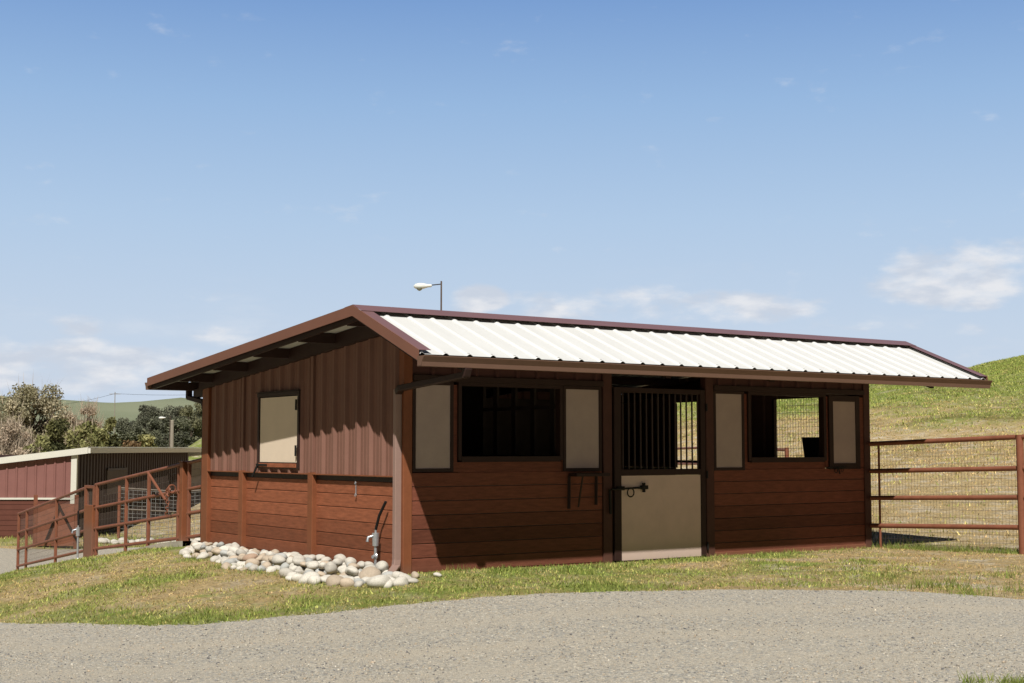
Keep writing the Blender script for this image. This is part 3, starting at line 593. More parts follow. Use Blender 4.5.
# ------------------------------------------------------------------ left gates and pipe fence, descending away behind the stable
def FX(y): return np.interp(y, [5.8, 11.3, 17.65, 20], [0.08, .11, .66, .88])
def zbot(y): return np.interp(y, [5.8, 11.06, 17.65], [.174, -.346, -1.12])
def lrails(y): b_ = zbot(y); return [b_, b_+.36, b_+.73, b_+1.138]
def lpanel(name, y0, y1, label, cat, stays, mesh=True, r=.028, sw=.05):
    fp = thing(name, (float(FX(y0)), y0, float(zbot(y0))-.15), label, cat, 'gates and pipe panels left of the stable')
    rail_set(fp, (FX(y0), y0), (FX(y1), y1), lrails(y0), lrails(y1), r)
    for y in stays:
        MB().bar((FX(y), y, zbot(y)-.12), (FX(y), y, zbot(y)+1.15), sw, sw, up=(0, 1, 0)).build('stay', M['rail'], fp, bevel=.006)
    if mesh:
        mb = MB(); wire_mesh(mb, (FX(y0)+.035, y0, 0), (FX(y1)+.035, y1, 0), zbot(y0)-.02, zbot(y0)+1.13, zbot(y1)-.02, zbot(y1)+1.13, .051, .102, .002); mb.build('wire_mesh', M['wire'], fp)
    return fp
lpanel('pipe_fence', 5.85, 6.62, 'short rust brown pipe panel between the stable corner and square gate post', 'fence panel', [6.58])
gate = lpanel('gate', 6.92, 10.95, 'wide rust brown pipe gate with diagonal brace and hanging chain latch', 'gate', [7.0, 8.3, 9.35, 10.85])
MB().bar((-.05, 8.0, lrails(8.0)[3]-.02), (-.05, 7.2, lrails(7.2)[2]-.12), .035, .02).build('brace', M['rail'], gate)
mb = MB()
for k in range(9): mb.torus((-.06+.004*(k % 2), 7.10+.02*math.sin(k), lrails(7.1)[2]+.02-.045*k), .026, .007, 'x' if k % 2 else 'y', 10, 5)
mb.torus((-.06, 7.05, lrails(7.1)[2]), .07, .012, 'x'); mb.torus((-.06, 6.92, lrails(7.1)[2]+.05), .06, .012, 'y'); mb.build('chain', M['rail'], gate)
lpanel('gate', 11.45, 17.6, 'narrowing rust brown wire filled pipe gate furthest left down the slope', 'gate', [13.9, 16.7, 17.55])
# posts
for k, (y, w, lab, hh) in enumerate(((6.76, .13, 'square rust brown gate post nearest the stable with chain hooked round it', 1.16), (11.2, .0, '', 0))):
    if w:
        p_ = thing('gate_post', (float(FX(y)), y, 0), lab, 'gate post'); MB().box(FX(y)-w/2, FX(y)+w/2, y-w/2, y+w/2, zbot(y)-.4, zbot(y)+hh).build('shaft', M['steel'], p_, bevel=.008)
        MB().box(FX(y)-w/2-.01, FX(y)+w/2+.01, y-w/2-.01, y+w/2+.01, zbot(y)+hh, zbot(y)+hh+.015).build('cap', M['steel'], p_)
y = 11.2; zb_ = float(zbot(y)); p_ = thing('gate_post', (float(FX(y)), y, zb_-.3), 'broad flat rust brown steel plate post midway along the left gates', 'gate post')
MB().box(FX(y)-.05, FX(y)+.03, y-.24, y+.22, zb_-.5, zb_+.80).build('plate', M['steel'], p_, bevel=.008)
for q in (-.235, .215): MB().box(FX(y)-.04, FX(y)+.03, y+q-.035, y+q+.035, zb_+.80, zb_+1.15).build('upright', M['rail'], p_)
MB().box(FX(y)-.035, FX(y)+.025, y-.20, y+.18, zb_+1.10, zb_+1.15).build('top_rail', M['rail'], p_)
mb = MB(); wire_mesh(mb, (FX(y), y-.2, 0), (FX(y), y+.18, 0), zb_+.8, zb_+1.1, zb_+.8, zb_+1.1, .03, .05, .002); mb.build('wire_mesh', M['wire'], p_)
# concrete strip below the gate
SS = np.linspace(6.2, 12.6, 30); vs = []
for y in SS: z = H(0, y); vs += [(-.16, y, z+.075), (.16, y, z+.07), (.16, y, z-.2), (-.16, y, z-.2)]
mb = MB(); mb.add(vs, [(4*i+k, 4*i+(k+1) % 4, 4*i+4+(k+1) % 4, 4*i+4+k) for i in range(29) for k in range(4)]); mb.build('concrete_kerb', M['conc']); tag(bpy.data.objects['concrete_kerb'], kind='structure')

# water hydrants
def hydrant(x, y, z0, z1, label, lean, handle):
    h = thing('water_hydrant', (x, y, z0), label, 'hydrant')
    MB().tube([(x, y, z0), (x, y, z1)], .018, 12).build('pipe', M['galv'], h, smooth=True)
    mb = MB(); mb.tube([(x, y, z1-.02), (x, y, z1+.13)], [.036, .044], 12); mb.tube([(x-.02, y, z1+.1), (x-.09, y+.02, z1+.08), (x-.10, y+.02, z1+.03)], .018, 10); mb.tube([(x, y, z1+.13), (x, y, z1+.19)], .014, 10); mb.build('head', M['galv'], h, smooth=True)
    mb = MB(); mb.tube([(x, y, z0+.18), (x-.05, y-.02, z0+.185)], .02, 10); mb.torus((x, y, z0+.19), .03, .012, 'x'); mb.build('clamp', M['galv'], h)
    MB().tube([(x, y, z1+.17), (x+lean[0]*.35, y+lean[1]*.35, z1+.17+handle*.5), (x+lean[0], y+lean[1], z1+.17+handle)], .017, 8).build('handle', M['iron'], h, smooth=True)
hydrant(-.10, .47, .0, .33, 'galvanised water hydrant with long dark handle standing in the pebbles', (.03, -.18), .33)
hydrant(FX(11.5)-.22, 11.25, float(zbot(11.3))-.35, float(zbot(11.3))+.28, 'small galvanised water hydrant beside the flat plate gate post', (0, .02), .26)

# ------------------------------------------------------------------ river cobbles
protos = []
for k in range(9):
    bm = bmesh.new(); bmesh.ops.create_icosphere(bm, subdivisions=3, radius=1)
    ax = [random.uniform(-1, 1) for _ in range(9)]
    for v in bm.verts:
        p = v.co.copy(); r = 1+.10*math.sin(2.1*p.x+ax[0]*3)*math.cos(1.7*p.y+ax[1]*3)+.08*math.sin(2.6*p.z+ax[2]*4+p.x)+.05*math.sin(4*p.y+ax[3]*6)
        for j in range(2):
            nn = Vector((ax[4+j], ax[5+j], ax[6+j])).normalized(); q = p.dot(nn)
            if q > .72: p -= nn*(q-.72)*.55
        v.co = p*r
    for f in bm.faces: f.smooth = True
    me = bpy.data.meshes.new('cobble'); bm.to_mesh(me); bm.free(); protos.append(me)
TONE = {'white': ('pale cream river cobble in the bed along the side wall', 'pale cobbles along the side wall'), 'tan': ('tan river cobble in the bed along the side wall', 'tan cobbles along the side wall'),
        'grey': ('grey river cobble in the bed along the side wall', 'grey cobbles along the side wall'), 'rust': ('reddish brown river cobble in the bed along the side wall', 'reddish cobbles along the side wall')}
meshes = {}
def cobble(x, y, z, r, tone, label=None):
    k = random.randrange(9)
    if (k, tone) not in meshes: m_ = protos[k].copy(); m_.materials.clear(); m_.materials.append(COB[tone]); meshes[(k, tone)] = m_
    o = bpy.data.objects.new('cobble', meshes[(k, tone)]); C.objects.link(o)
    o.location = (x, y, z); o.scale = (r*random.uniform(.95, 1.35), r*random.uniform(.8, 1.1), r*random.uniform(.62, .85)); o.rotation_euler = (random.uniform(-.35, .35), random.uniform(-.35, .35), random.uniform(0, 6.3))
    tag(o, label or TONE[tone][0], 'cobble', None if label else TONE[tone][1])
def tone(): return random.choices(['white', 'tan', 'grey', 'rust'], [.70, .19, .10, .01])[0]
placed = []
def bw(y): return np.interp(y, [-.7, -.3, .6, 2, 4, 5, 5.9], [.45, .75, .98, .92, .80, .62, .30])
def rs(y): return float(np.interp(y, [-.5, 1.5, 3, 5.5], [.93, .83, .72, .62]))
tries = 0
while len(placed) < 192 and tries < 30000:
    tries += 1; y = random.uniform(-.62, 5.75); wdt = bw(y)*(1+.12*math.sin(y*3.1)); x = -random.uniform(.10, wdt); r = random.choice([.06, .07, .08, .09, .10, .115])*rs(y)
    if y < .02: x -= .12
    if all((x-a_)**2+(y-b_)**2 > (.74*(r+c_))**2 for a_, b_, c_ in placed):
        placed.append((x, y, r)); cobble(x, y, H(x, y)+r*.28, r, tone())
top = []
tries = 0
while len(top) < 95 and tries < 20000:
    tries += 1; y = random.uniform(.05, 5.5); x = -random.uniform(.12, bw(y)*.72); r = random.choice([.065, .075, .09, .105])*rs(y)
    if abs(y-.47) < .13 and x > -.22: continue
    if all((x-a_)**2+(y-b_)**2 > (.84*(r+c_))**2 for a_, b_, c_ in top): top.append((x, y, r)); cobble(x, y, H(x, y)+r*.42+.085*rs(y), r, tone())
for x, y, r, t_, lab in ((-.62, -.55, .125, 'white', 'big angular whitish rock at the front tip of the cobble bed'), (-.04, -.33, .06, 'tan', 'tan cobble lying just past the downspout foot'), (.20, -.42, .045, 'white', 'flat white stone alone in the grass before the front corner post'),
                         (-.42, .0, .12, 'tan', 'large smooth tan cobble beside the downspout foot')):
    cobble(x, y, H(x, y)+r*.4, r, t_, lab)

# ------------------------------------------------------------------ lower stable at the left
AX = CW(-13.93, 45); ux, uy = Vector((SY, CY)), Vector((-CY, SY))      # front wall runs away along u, gable wall runs left along v
rot = -.03; ur = Vector((ux.x*math.cos(rot)-ux.y*math.sin(rot), ux.x*math.sin(rot)+ux.y*math.cos(rot))); vr = uy
def Q(u, v, z): return (AX[0]+ur.x*u+vr.x*v, AX[1]+ur.y*u+vr.y*v, z)
zg = -1.42
st2 = thing('stable', (AX[0], AX[1], zg), 'low red brown metal stable with cream fascia behind the gates at left', 'stable')
def qbox(u0, u1, v0, v1, z0, z1, mb=None):
    mb = mb or MB(); mb.add([Q(u0,v0,z0),Q(u1,v0,z0),Q(u1,v1,z0),Q(u0,v1,z0),Q(u0,v0,z1),Q(u1,v0,z1),Q(u1,v1,z1),Q(u0,v1,z1)], [(0,3,2,1),(4,5,6,7),(0,1,5,4),(1,2,6,5),(2,3,7,6),(3,0,4,7)]); return mb
def zr2(v): return 1.50-.118*(v+.45)            # roof falls to the left
mb = MB(); ribbed(mb, rib_profile(0, 9, .305, .03, .09, .04, minor=False), lambda u, h: Q(-h, u, -.10), lambda u, h: Q(-h, u, zr2(u)-.2)); mb.build('gable_cladding', M['redsheet'], st2)
mb = MB(); z = -.16
while z > zg: qbox(-.005, .03, .1, 9, max(z-.165, zg)+.012, z, mb); z -= .165
mb.build('board_wall', M['maroon'], st2); qbox(.012, .04, .0, 9, zg-.1, -.1).build('backing', M['maroon'], st2)
qbox(-.05, .0, 0, 9, -.16, -.10).build('belt_trim', M['cream'], st2)
for v in (2.6,): qbox(-.04, .0, v-.06, v+.06, zg, -.16).build('post', M['steel'], st2)
qbox(-.07, .05, -.10, .08, zg, zr2(0)-.14).build('corner_trim', M['cream'], st2)
mb = MB(); ribbed(mb, rib_profile(.1, 14, .305, .03, .09, .04, minor=False), lambda u, h: Q(u, -h, zg), lambda u, h: Q(u, -h, 1.3)); mb.build('front_cladding', M['redsheet_shade'], st2)
qbox(3.2, 5.4, -.05, .05, -.1, .75).build('window', M['inner'], st2); qbox(3.2, 5.4, -.07, -.05, .70, .78).build('lintel', M['trim'], st2)
mb = MB(); zA, zB = zr2(-.45), zr2(9.6)
mb.add([Q(-.14,-.45,zA-.04),Q(24,-.45,zA-.04),Q(24,9.6,zB-.04),Q(-.14,9.6,zB-.04),Q(-.14,-.45,zA-.08),Q(24,-.45,zA-.08),Q(24,9.6,zB-.08),Q(-.14,9.6,zB-.08)], [(0,1,2,3),(7,6,5,4),(0,4,5,1),(1,5,6,2),(2,6,7,3),(3,7,4,0)]); rf = mb.build('roof', M['roof'], st2)
mb = MB(); mb.add([Q(-.17,-.47,zA),Q(-.14,-.47,zA),Q(-.14,9.6,zB),Q(-.17,9.6,zB),Q(-.17,-.47,zA-.20),Q(-.14,-.47,zA-.20),Q(-.14,9.6,zB-.20),Q(-.17,9.6,zB-.20)], [(0,1,2,3),(7,6,5,4),(0,4,5,1),(1,5,6,2),(2,6,7,3),(3,7,4,0)]); mb.build('rake_fascia', M['cream'], rf)
mb = qbox(-.14, 24, -.55, -.45, zA-.19, zA-.03); qbox(-.14, 24, -.475, -.46, zA-.02, zA+.015, mb); mb.build('gutter', M['cream'], rf)
qbox(14, 14.03, -.0, 9, zg, 1.2).build('end_wall', M['redsheet_shade'], st2); qbox(15, 23.5, .3, .36, zg, .95).build('stall_wall', M['wood'], st2); qbox(23.4, 23.6, -.4, -.2, zg, 1.3).build('post', M['steel'], st2)
# brown panel gate leaning before it
pg = thing('gate', (*CW(-13.0, 40), -1.3), 'brown sheet panel gate with dark bars for diagonal shadows seen through the left pipe gate', 'gate')
def PG(s, z, q=0): x, y = CW(s, 40+q); return (x, y, z)
mb = MB(); mb.add([PG(-13.4,-1.28),PG(-12.35,-1.28),PG(-12.35,-.1),PG(-13.4,-.1),PG(-13.4,-1.28,.04),PG(-12.35,-1.28,.04),PG(-12.35,-.1,.04),PG(-13.4,-.1,.04)], [(0,1,2,3),(7,6,5,4),(0,4,5,1),(1,5,6,2),(2,6,7,3),(3,7,4,0)]); mb.build('panel', M['rail'], pg)
MB().bar(PG(-13.15,-1.2,-.04), PG(-12.75,-.15,-.04), .12, .03).bar(PG(-12.8,-.1,-.04), PG(-12.2,-1.2,-.04), .12, .03).build('brace', M['iron'], pg)  # black bars set in place of diagonal shadows
for s in (-13.45, -12.3): MB().bar(PG(s,-1.4), PG(s,.15), .09, .09, up=(1,0,0)).build('post', M['rail'], pg)
# wire fence on the far side of the lane
def wf(k, a_, b_, lab):
    a_, b_ = Vector(CW(*a_)), Vector(CW(*b_)); za, zb_ = H(*a_), H(*b_)
    f_ = thing('wire_fence', (a_.x, a_.y, za), lab, 'wire fence', 'wire fence bays across the lane')
    for p, z in ((a_, za), (b_, zb_)): MB().tube([(p.x, p.y, z-.3), (p.x, p.y, z+1.62)], .05, 10).build('post', M['rail'], f_, smooth=True)
    mb = MB(); wire_mesh(mb, (a_.x, a_.y, 0), (b_.x, b_.y, 0), za+.05, za+1.5, zb_+.05, zb_+1.5, .15, .12, .006); mb.build('wire_mesh', M['galv'], f_)
    for q in (.9, 1.55): MB().tube([(a_.x, a_.y, za+q), (b_.x, b_.y, zb_+q)], .02, 8).build('rail', M['wood'], f_)
wf(0, (-12.2, 44.0), (-10.6, 45.5), 'wire fence bay across the lane nearest the low stable corner')
wf(1, (-10.6, 45.5), (-9.0, 47.0), 'middle wire fence bay across the lane below the low stable')
wf(2, (-9.0, 47.0), (-7.2, 48.5), 'wire fence bay across the lane nearest the big stable')
k = 0
pale = []
for k in range(46):
    f = k/46+random.uniform(-.008, .008); s = -12.6+(5.6)*f; d = 42.2+4.6*f+random.uniform(-.15, .15); x, y = CW(s, d); r = random.uniform(.10, .17)
    o = bpy.data.objects.new('border_rock', protos[k % 9]); 
    if not protos[k % 9].materials: protos[k % 9].materials.append(COB['white'])
    C.objects.link(o); o.location = (x, y, H(x, y)+r*.4); o.scale = (r*1.2, r, r*.8); o.rotation_euler = (0, 0, random.uniform(0, 6)); tag(o, 'pale rock in the row bordering the far lane', 'rock', 'pale rocks along the far lane')

# ------------------------------------------------------------------ lamps, poles, wires
def lamp(x, y, top, arm, label, dirv=(-1, 0), sc=1):
    z0 = H(x, y); t = thing('street_lamp', (x, y, z0), label, 'street lamp')
    MB().tube([(x, y, z0-.3), (x, y, top)], [.05*sc, .032*sc], 12).build('pole', M['wire'], t, smooth=True)
    dx, dy = dirv; MB().tube([(x, y, top-.12*sc), (x+dx*arm, y+dy*arm, top-.16*sc)], .022*sc, 8).build('arm', M['iron'], t)
    hx, hy = x+dx*arm, y+dy*arm; mb = MB(); ln = .72*sc
    pts = [(hx+dx*ln*f, hy+dy*ln*f, top-.18*sc-.03*f*sc) for f in (0, .05, .25, .45, .7, .9, 1)]
    mb.tube(pts, [.04*sc, .06*sc, .07*sc, .115*sc, .13*sc, .10*sc, .03*sc], 12); hd = mb.build('lamp_head', M['lampwhite'], t, smooth=True)
    mb = MB(); c = Vector((hx+dx*ln*.68, hy+dy*ln*.68, top-.29*sc)); mb.tube([c+Vector((0,0,.03*sc)), c, c-Vector((0,0,.06*sc)), c-Vector((0,0,.10*sc))], [.14*sc, .13*sc, .09*sc, .03*sc], 12); mb.build('lens', M['glass'], hd, smooth=True)
rv = (-CY, SY)
lp = CW(-2.02, 40); lamp(*lp, 1.441+168.5/FPX*40, .27, 'street lamp with pale cobra head rising behind the roof ridge', rv, .72)
# correct arm reach for the near lamp is .35 m on the pole side, .37 m head
p2 = CW(-22.3, 92); lamp(*p2, 1.441+33/FPX*92, .3, 'distant lamp with white head among the dark trees at left', rv, .62)
x, y = CW(-28.9, 120); tp = thing('utility_pole', (x, y, H(x, y)), 'short pale wooden pole before the dark trees', 'pole'); z1 = 1.441+28/FPX*120
MB().tube([(x, y, H(x, y)-.3), (x, y, z1)], [.17, .14], 10).build('shaft', M['wood'], tp); MB().tube([(x, y, z1), (x, y, z1+.06)], .15, 10).build('cap', M['conc'], tp)
def pole(s, d, ypx, label):
    x, y = CW(s, d); z0 = H(x, y); z1 = 1.441+ypx/FPX*d; t = thing('utility_pole', (x, y, z0), label, 'pole')
    MB().tube([(x, y, z0-.3), (x, y, z1)], [.14, .09], 8).build('shaft', M['wood'], t)
    for q, w in ((.5, 1.3),): MB().bar(tuple(Vector((x, y, z1-q))-Vector((rv[0], rv[1], 0))*w), tuple(Vector((x, y, z1-q))+Vector((rv[0], rv[1], 0))*w), .12, .12).build('cross_arm', M['wood'], t)
    return Vector((x, y, z1-.4))
pa = pole((115-512)/FPX*330, 330, 57, 'distant utility pole carrying power lines across the far hills')
pb = pole((-40-512)/FPX*300, 300, 44, 'utility pole beyond the trees out of frame at left'); pc = pole((330-512)/FPX*360, 360, 70, 'utility pole hidden behind the big stable')
for a_, b_ in ((pb, pa), (pa, pc)):
    pts = [a_.lerp(b_, t/12)-Vector((0, 0, 1.6*4*(t/12)*(1-t/12))) for t in range(13)]
    o = MB().tube(pts, .03, 5).build('power_line', M['iron']); tag(o, 'thin power line sagging left of the far pole' if a_ is pb else 'thin power line running from the far pole toward the stable', 'power line')

# ------------------------------------------------------------------ trees
def tree(name, s, d, ytop, width, label, cat='tree', col=(.07,.09,.03), col2=(.12,.13,.05), n=5200, leaf=.17, twig=0, flat=.9, seed=0, group=None, low=.15, clus=16, spread=1.0):
    R = np.random.default_rng(seed); x, y = CW(s, d); z0 = H(x, y)-.1; z1 = 1.441+ytop/FPX*d; h = z1-z0
    t = thing(name, (x, y, z0), label, cat, group); mb = MB(); lean = R.normal(0, .05, 2)
    mb.tube([(x+lean[0]*h*f, y+lean[1]*h*f, z0+h*f*.8) for f in (0, .25, .5, .75, 1)], [h*.028, h*.022, h*.016, h*.01, .02], 8)
    cl = []
    for k in range(clus):
        f = R.uniform(low, .93); a_ = R.uniform(0, 6.283); prof = math.sqrt(max(.05, 1-((f-.45)/.58)**2)); rr = width/2*prof*R.uniform(.25, .85)*spread
        c = np.array([x+math.cos(a_)*rr, y+math.sin(a_)*rr, z0+h*f]); cl.append((c, width*R.uniform(.13, .24)*(1-.3*f)))
        b0 = (x+lean[0]*h*f*.6, y+lean[1]*h*f*.6, z0+h*max(.08, f-.22)); mid = (np.array(b0)+c)/2+R.normal(0, .1, 3)
        mb.tube([b0, mid, c], [h*.010, h*.006, .012], 5)
    mb.build('trunk', M['bark'], t)
    m_ = n//clus; P = []; 
    for c, r in cl:
        v = R.normal(0, 1, (m_, 3)); v /= np.linalg.norm(v, axis=1)[:, None]; P.append(c+v*(r*R.uniform(.35, 1.15, (m_, 1))**.7)*np.array([1, 1, flat]))
    P = np.concatenate(P); N_ = len(P); P = P+R.normal(0, leaf*.5, P.shape)
    P[:, 2] = np.maximum(P[:, 2], z0+.1)
    a1 = R.normal(0, 1, (N_, 3)); a1 /= np.linalg.norm(a1, axis=1)[:, None]; a2 = np.cross(a1, R.normal(0, 1, (N_, 3))); a2 /= np.linalg.norm(a2, axis=1)[:, None]
    sz = leaf*R.uniform(.5, 1.3, (N_, 1)); V = np.stack([P-a1*sz, P+a2*sz*.5, P+a1*sz, P-a2*sz*.5], 1).reshape(-1, 3); F = np.arange(N_*4).reshape(-1, 4)
    cid = np.repeat(R.uniform(0, 1, clus), m_); mixv = np.clip(cid+R.normal(0, .25, N_), 0, 1)[:, None]
    T = np.array(col)*(1-mixv)+np.array(col2)*mixv; T *= R.uniform(.7, 1.25, (N_, 1)); arrays('crown', V, F, M['leaf'], np.repeat(T, 4, 0), t)
    if twig:
        ci = R.integers(0, clus, twig); base = np.array([cl[i][0] for i in ci])+R.normal(0, width*.09, (twig, 3)); dr = base-np.array([x, y, z0+h*.2]); dr /= np.linalg.norm(dr, axis=1)[:, None]; dr += R.normal(0, .35, dr.shape); dr[:, 2] = np.abs(dr[:, 2])+.35
        dr /= np.linalg.norm(dr, axis=1)[:, None]; ln = R.uniform(.5, 1.3, (twig, 1))*h*.13; sd = np.cross(dr, R.normal(0, 1, dr.shape)); sd /= np.linalg.norm(sd, axis=1)[:, None]
        V = np.stack([base-sd*.016, base+sd*.016, base+dr*ln], 1).reshape(-1, 3); F = np.arange(twig*3).reshape(-1, 3)
        T = np.array([.55, .45, .34])*R.uniform(.7, 1.3, (twig, 1)); arrays('twigs', V, F, M['leaf'], np.repeat(T, 3, 0), t)
    return t
def SX(px, d): return (px-512)/FPX*d
olive = dict(col=(.36, .33, .20), col2=(.56, .49, .34)); dark = dict(col=(.075, .08, .035), col2=(.26, .25, .10)); mid_ = dict(col=(.20, .21, .07), col2=(.42, .40, .18)); tanc = dict(col=(.52, .41, .31), col2=(.64, .52, .38))
tree('willow_tree', SX(34, 80), 80, 64, 4.6, 'tall budding willow with pale twiggy crown above the low stable', seed=1, n=26000, leaf=.085, twig=350, clus=44, low=.2, **olive)
tree('willow_tree', SX(14, 78), 78, 52, 3.0, 'smaller olive willow left of the tall budding one', seed=2, n=10000, leaf=.085, twig=150, clus=18, **olive)
tree('willow_tree', SX(52, 82), 82, 45, 2.8, 'short olive willow touching the right of the tall one', seed=3, n=8000, leaf=.085, twig=150, clus=18, **olive)
tree('bare_shrub', SX(6, 66), 66, 28, 2.6, 'bare pinkish grey shrub at the left picture edge', 'shrub', seed=4, n=6000, leaf=.07, twig=1800, clus=22, **tanc)
tree('bare_shrub', SX(28, 68), 68, 17, 1.8, 'low bare tan shrub right of the pinkish edge shrub', 'shrub', seed=5, n=4000, leaf=.07, twig=1200, clus=16, **tanc)
tree('evergreen_tree', SX(0, 84), 84, 45, 2.6, 'dark evergreen cut by the left edge of the photo', seed=6, leaf=.10, **dark)
tree('evergreen_shrub', SX(58, 70), 70, 29, 2.0, 'dark green bush in front of the willows', 'shrub', seed=7, leaf=.10, n=4200, **dark)
tree('evergreen_shrub', SX(44, 66), 66, 13, 1.6, 'low mixed green bush over the low stable rake', 'shrub', seed=8, leaf=.11, n=3200, **mid_)
tree('leafy_tree', SX(80, 74), 74, 26, 2.4, 'light green leafy tree between dark bush and dark oak', seed=9, leaf=.12, n=4600, twig=500, **mid_)
tree('bare_shrub', SX(88, 88), 88, 46, 1.9, 'thin bare tree rising behind the light green tree', 'tree', seed=10, n=3500, leaf=.07, twig=900, clus=18, **tanc)
tree('bare_shrub', SX(70, 90), 90, 37, 2.4, 'hazy tan bare tree beside the willows', 'tree', seed=21, n=5000, leaf=.08, twig=900, clus=18, **tanc)
tree('evergreen_tree', SX(110, 76), 76, 32, 1.9, 'round dark oak above the low stable roof middle', seed=11, leaf=.10, n=4600, **dark)
tree('leafy_tree', SX(99, 72), 72, 24, 1.3, 'narrow light green tree touching the round dark oak', seed=12, leaf=.11, n=2600, **mid_)
brown = dict(col=(.30, .19, .10), col2=(.24, .2, .1))
tree('leafy_shrub', SX(133, 100), 100, 9, 2.2, 'reddish tan bush low above the roof line', 'shrub', seed=13, leaf=.12, n=2400, **brown)
tree('leafy_shrub', SX(147, 96), 96, 17, 1.8, 'light green bush under the distant white lamp', 'shrub', seed=14, leaf=.12, n=2600, **mid_)
dks = [(128, 30), (140, 34), (151, 42), (162, 44), (173, 42), (184, 40), (192, 45), (203, 47), (215, 46)]
for k, (px, yt) in enumerate(dks):
    tree('evergreen_tree', SX(px, 158+3*(k % 3)), 158+3*(k % 3), yt*1.1, 3.7+.6*(k % 2), 'dark evergreen in the wood on the far slope', seed=30+k, leaf=.13, n=10000, group='dark evergreens on the far slope', col=(.115, .12, .09) if k < 6 else (.16, .16, .10), col2=(.22, .22, .155) if k < 6 else (.28, .27, .15), low=.05, clus=34)  # leaf colours lightened and greyed for distance haze
for k, (px, yt) in enumerate(((122, 24), (135, 26), (150, 30), (166, 32), (180, 30))):
    tree('evergreen_tree', SX(px, 146), 146, yt*1.08, 4.2, 'dark evergreen in the wood on the far slope', seed=50+k, leaf=.13, n=10000, group='dark evergreens on the far slope', col=(.12, .125, .09), col2=(.23, .235, .155), low=.05, clus=34)  # haze lightening in these leaf colours too

# ------------------------------------------------------------------ grass, tufts, loose stones
def blades(X, Y, hgt, wid, T, lean=.5, seed=1, name='grass'):
    R = np.random.default_rng(seed); n = len(X); Z = height(X, Y)-.005; a_ = R.uniform(0, 6.283, n); b_ = R.uniform(0, 6.283, n); l = hgt*R.uniform(.1, lean, n)*1.2
    P = np.stack([X, Y, Z], 1); sd = np.stack([np.cos(a_)*wid, np.sin(a_)*wid, np.zeros(n)], 1); tip = P+np.stack([np.cos(b_)*l, np.sin(b_)*l, hgt], 1)
    V = np.stack([P-sd, P+sd, tip], 1).reshape(-1, 3); F = np.arange(n*3).reshape(-1, 3)
    o = arrays(name, V, F, M['leaf'], np.repeat(T, 3, 0)); return o
GREEN = np.array([.20, .28, .06]); STRAW = np.array([.72, .54, .25]); DRY = np.array([.46, .29, .15]); LIME = np.array([.50, .49, .14])
def grass_field(n, srange, drange, hm, wm, seed, name, label, cond=None, dens=1.0, tm=1.0):
    R = np.random.default_rng(seed); s = R.uniform(*srange, n); d = np.sqrt(R.uniform(drange[0]**2, drange[1]**2, n)); X = CAM[0]+d*SY+s*CY; Y = CAM[1]+d*CY-s*SY
    ok = np.abs(s) < d*.375+1.0
    ok &= ~((X > -.02) & (X < L+.02) & (Y > -.03) & (Y < W+.03)); ok &= ~((X > -bw_np(Y)) & (X < 0) & (Y > -.45) & (Y < 6.3))
    if cond is not None: ok &= cond(X, Y, s, d)
    X, Y, s, d = X[ok], Y[ok], s[ok], d[ok]; z = height(X, Y); g = greenness(X, Y, z)
    keep = R.uniform(0, 1, len(X)) < np.clip(.48+.7*g+(vnoise(X+9, Y+9, 4.5, 3)-.5)*2.4, .05, 1)*dens
    X, Y, s, d, g = X[keep], Y[keep], s[keep], d[keep], g[keep]
    u = np.clip(g*1.1+(vnoise(X+30, Y+30, 2.6, 4)-.5)*2.4+R.normal(0, .24, len(X)), 0, 1)[:, None]; w = R.uniform(0, 1, (len(X), 1))
    T = (STRAW*w+DRY*(1-w))*(1-u)+(GREEN*(1-w*.7)+LIME*w*.7)*u; T = T*R.uniform(.6, 1.7, (len(X), 1))*tm
    hh = hm*R.uniform(.4, 1.3, len(X))*(.6+.8*u[:, 0])*(1+.5*(vnoise(X, Y, 3.1, 3)-.5)*2)
    o = blades(X, Y, hh, wm*R.uniform(.6, 1.3, len(X)), T, .9, seed, name); tag(o, label, 'grass', kind='stuff'); return o
def bw_np(Y): return np.interp(Y, [-.7, -.3, .6, 2, 4, 5.5, 6.4], [.35, .65, .88, .85, .72, .62, .35])
lawn = lambda X, Y, s, d: (d > gedge(s)-.08+(vnoise(s+40, s*0+3, 1.1, 4)-.5)*.25+np.abs(vnoise(X, Y, 5, 2)-.5)*.5) & ((X < .1) | (Y < 0) | (X > L)) & ~((X > -.3) & (Y > 6.2)) & (d < 32) & ~((X > 8.15) & (d > 19.5)) & ~in_poly(s, d, LP)
grass_field(520000, (-11, 8.6), (12.0, 31), .028, .0085, 5, 'lawn_grass', 'short patchy green and straw coloured grass around the stable', lawn)
padd = lambda X, Y, s, d: (X > 8.0)
grass_field(60000, (4, 18), (17.5, 45), .07, .012, 6, 'paddock_grass', 'dry cropped grass in the paddock right of the stable', padd, .6, 1.2)
grass_field(260000, (2, 42), (33, 97), .07, .022, 7, 'hillside_grass', 'green and straw tufts on the hillside', padd, .9, 1.12)
bank = lambda X, Y, s, d: (X > .4) & (d > 24) & (s < -3) & ~in_poly(s, d, LP)
grass_field(30000, (-19, -3), (24, 60), .10, .014, 8, 'bank_grass', 'rough grass on the banks beside the far lane', bank, .8)
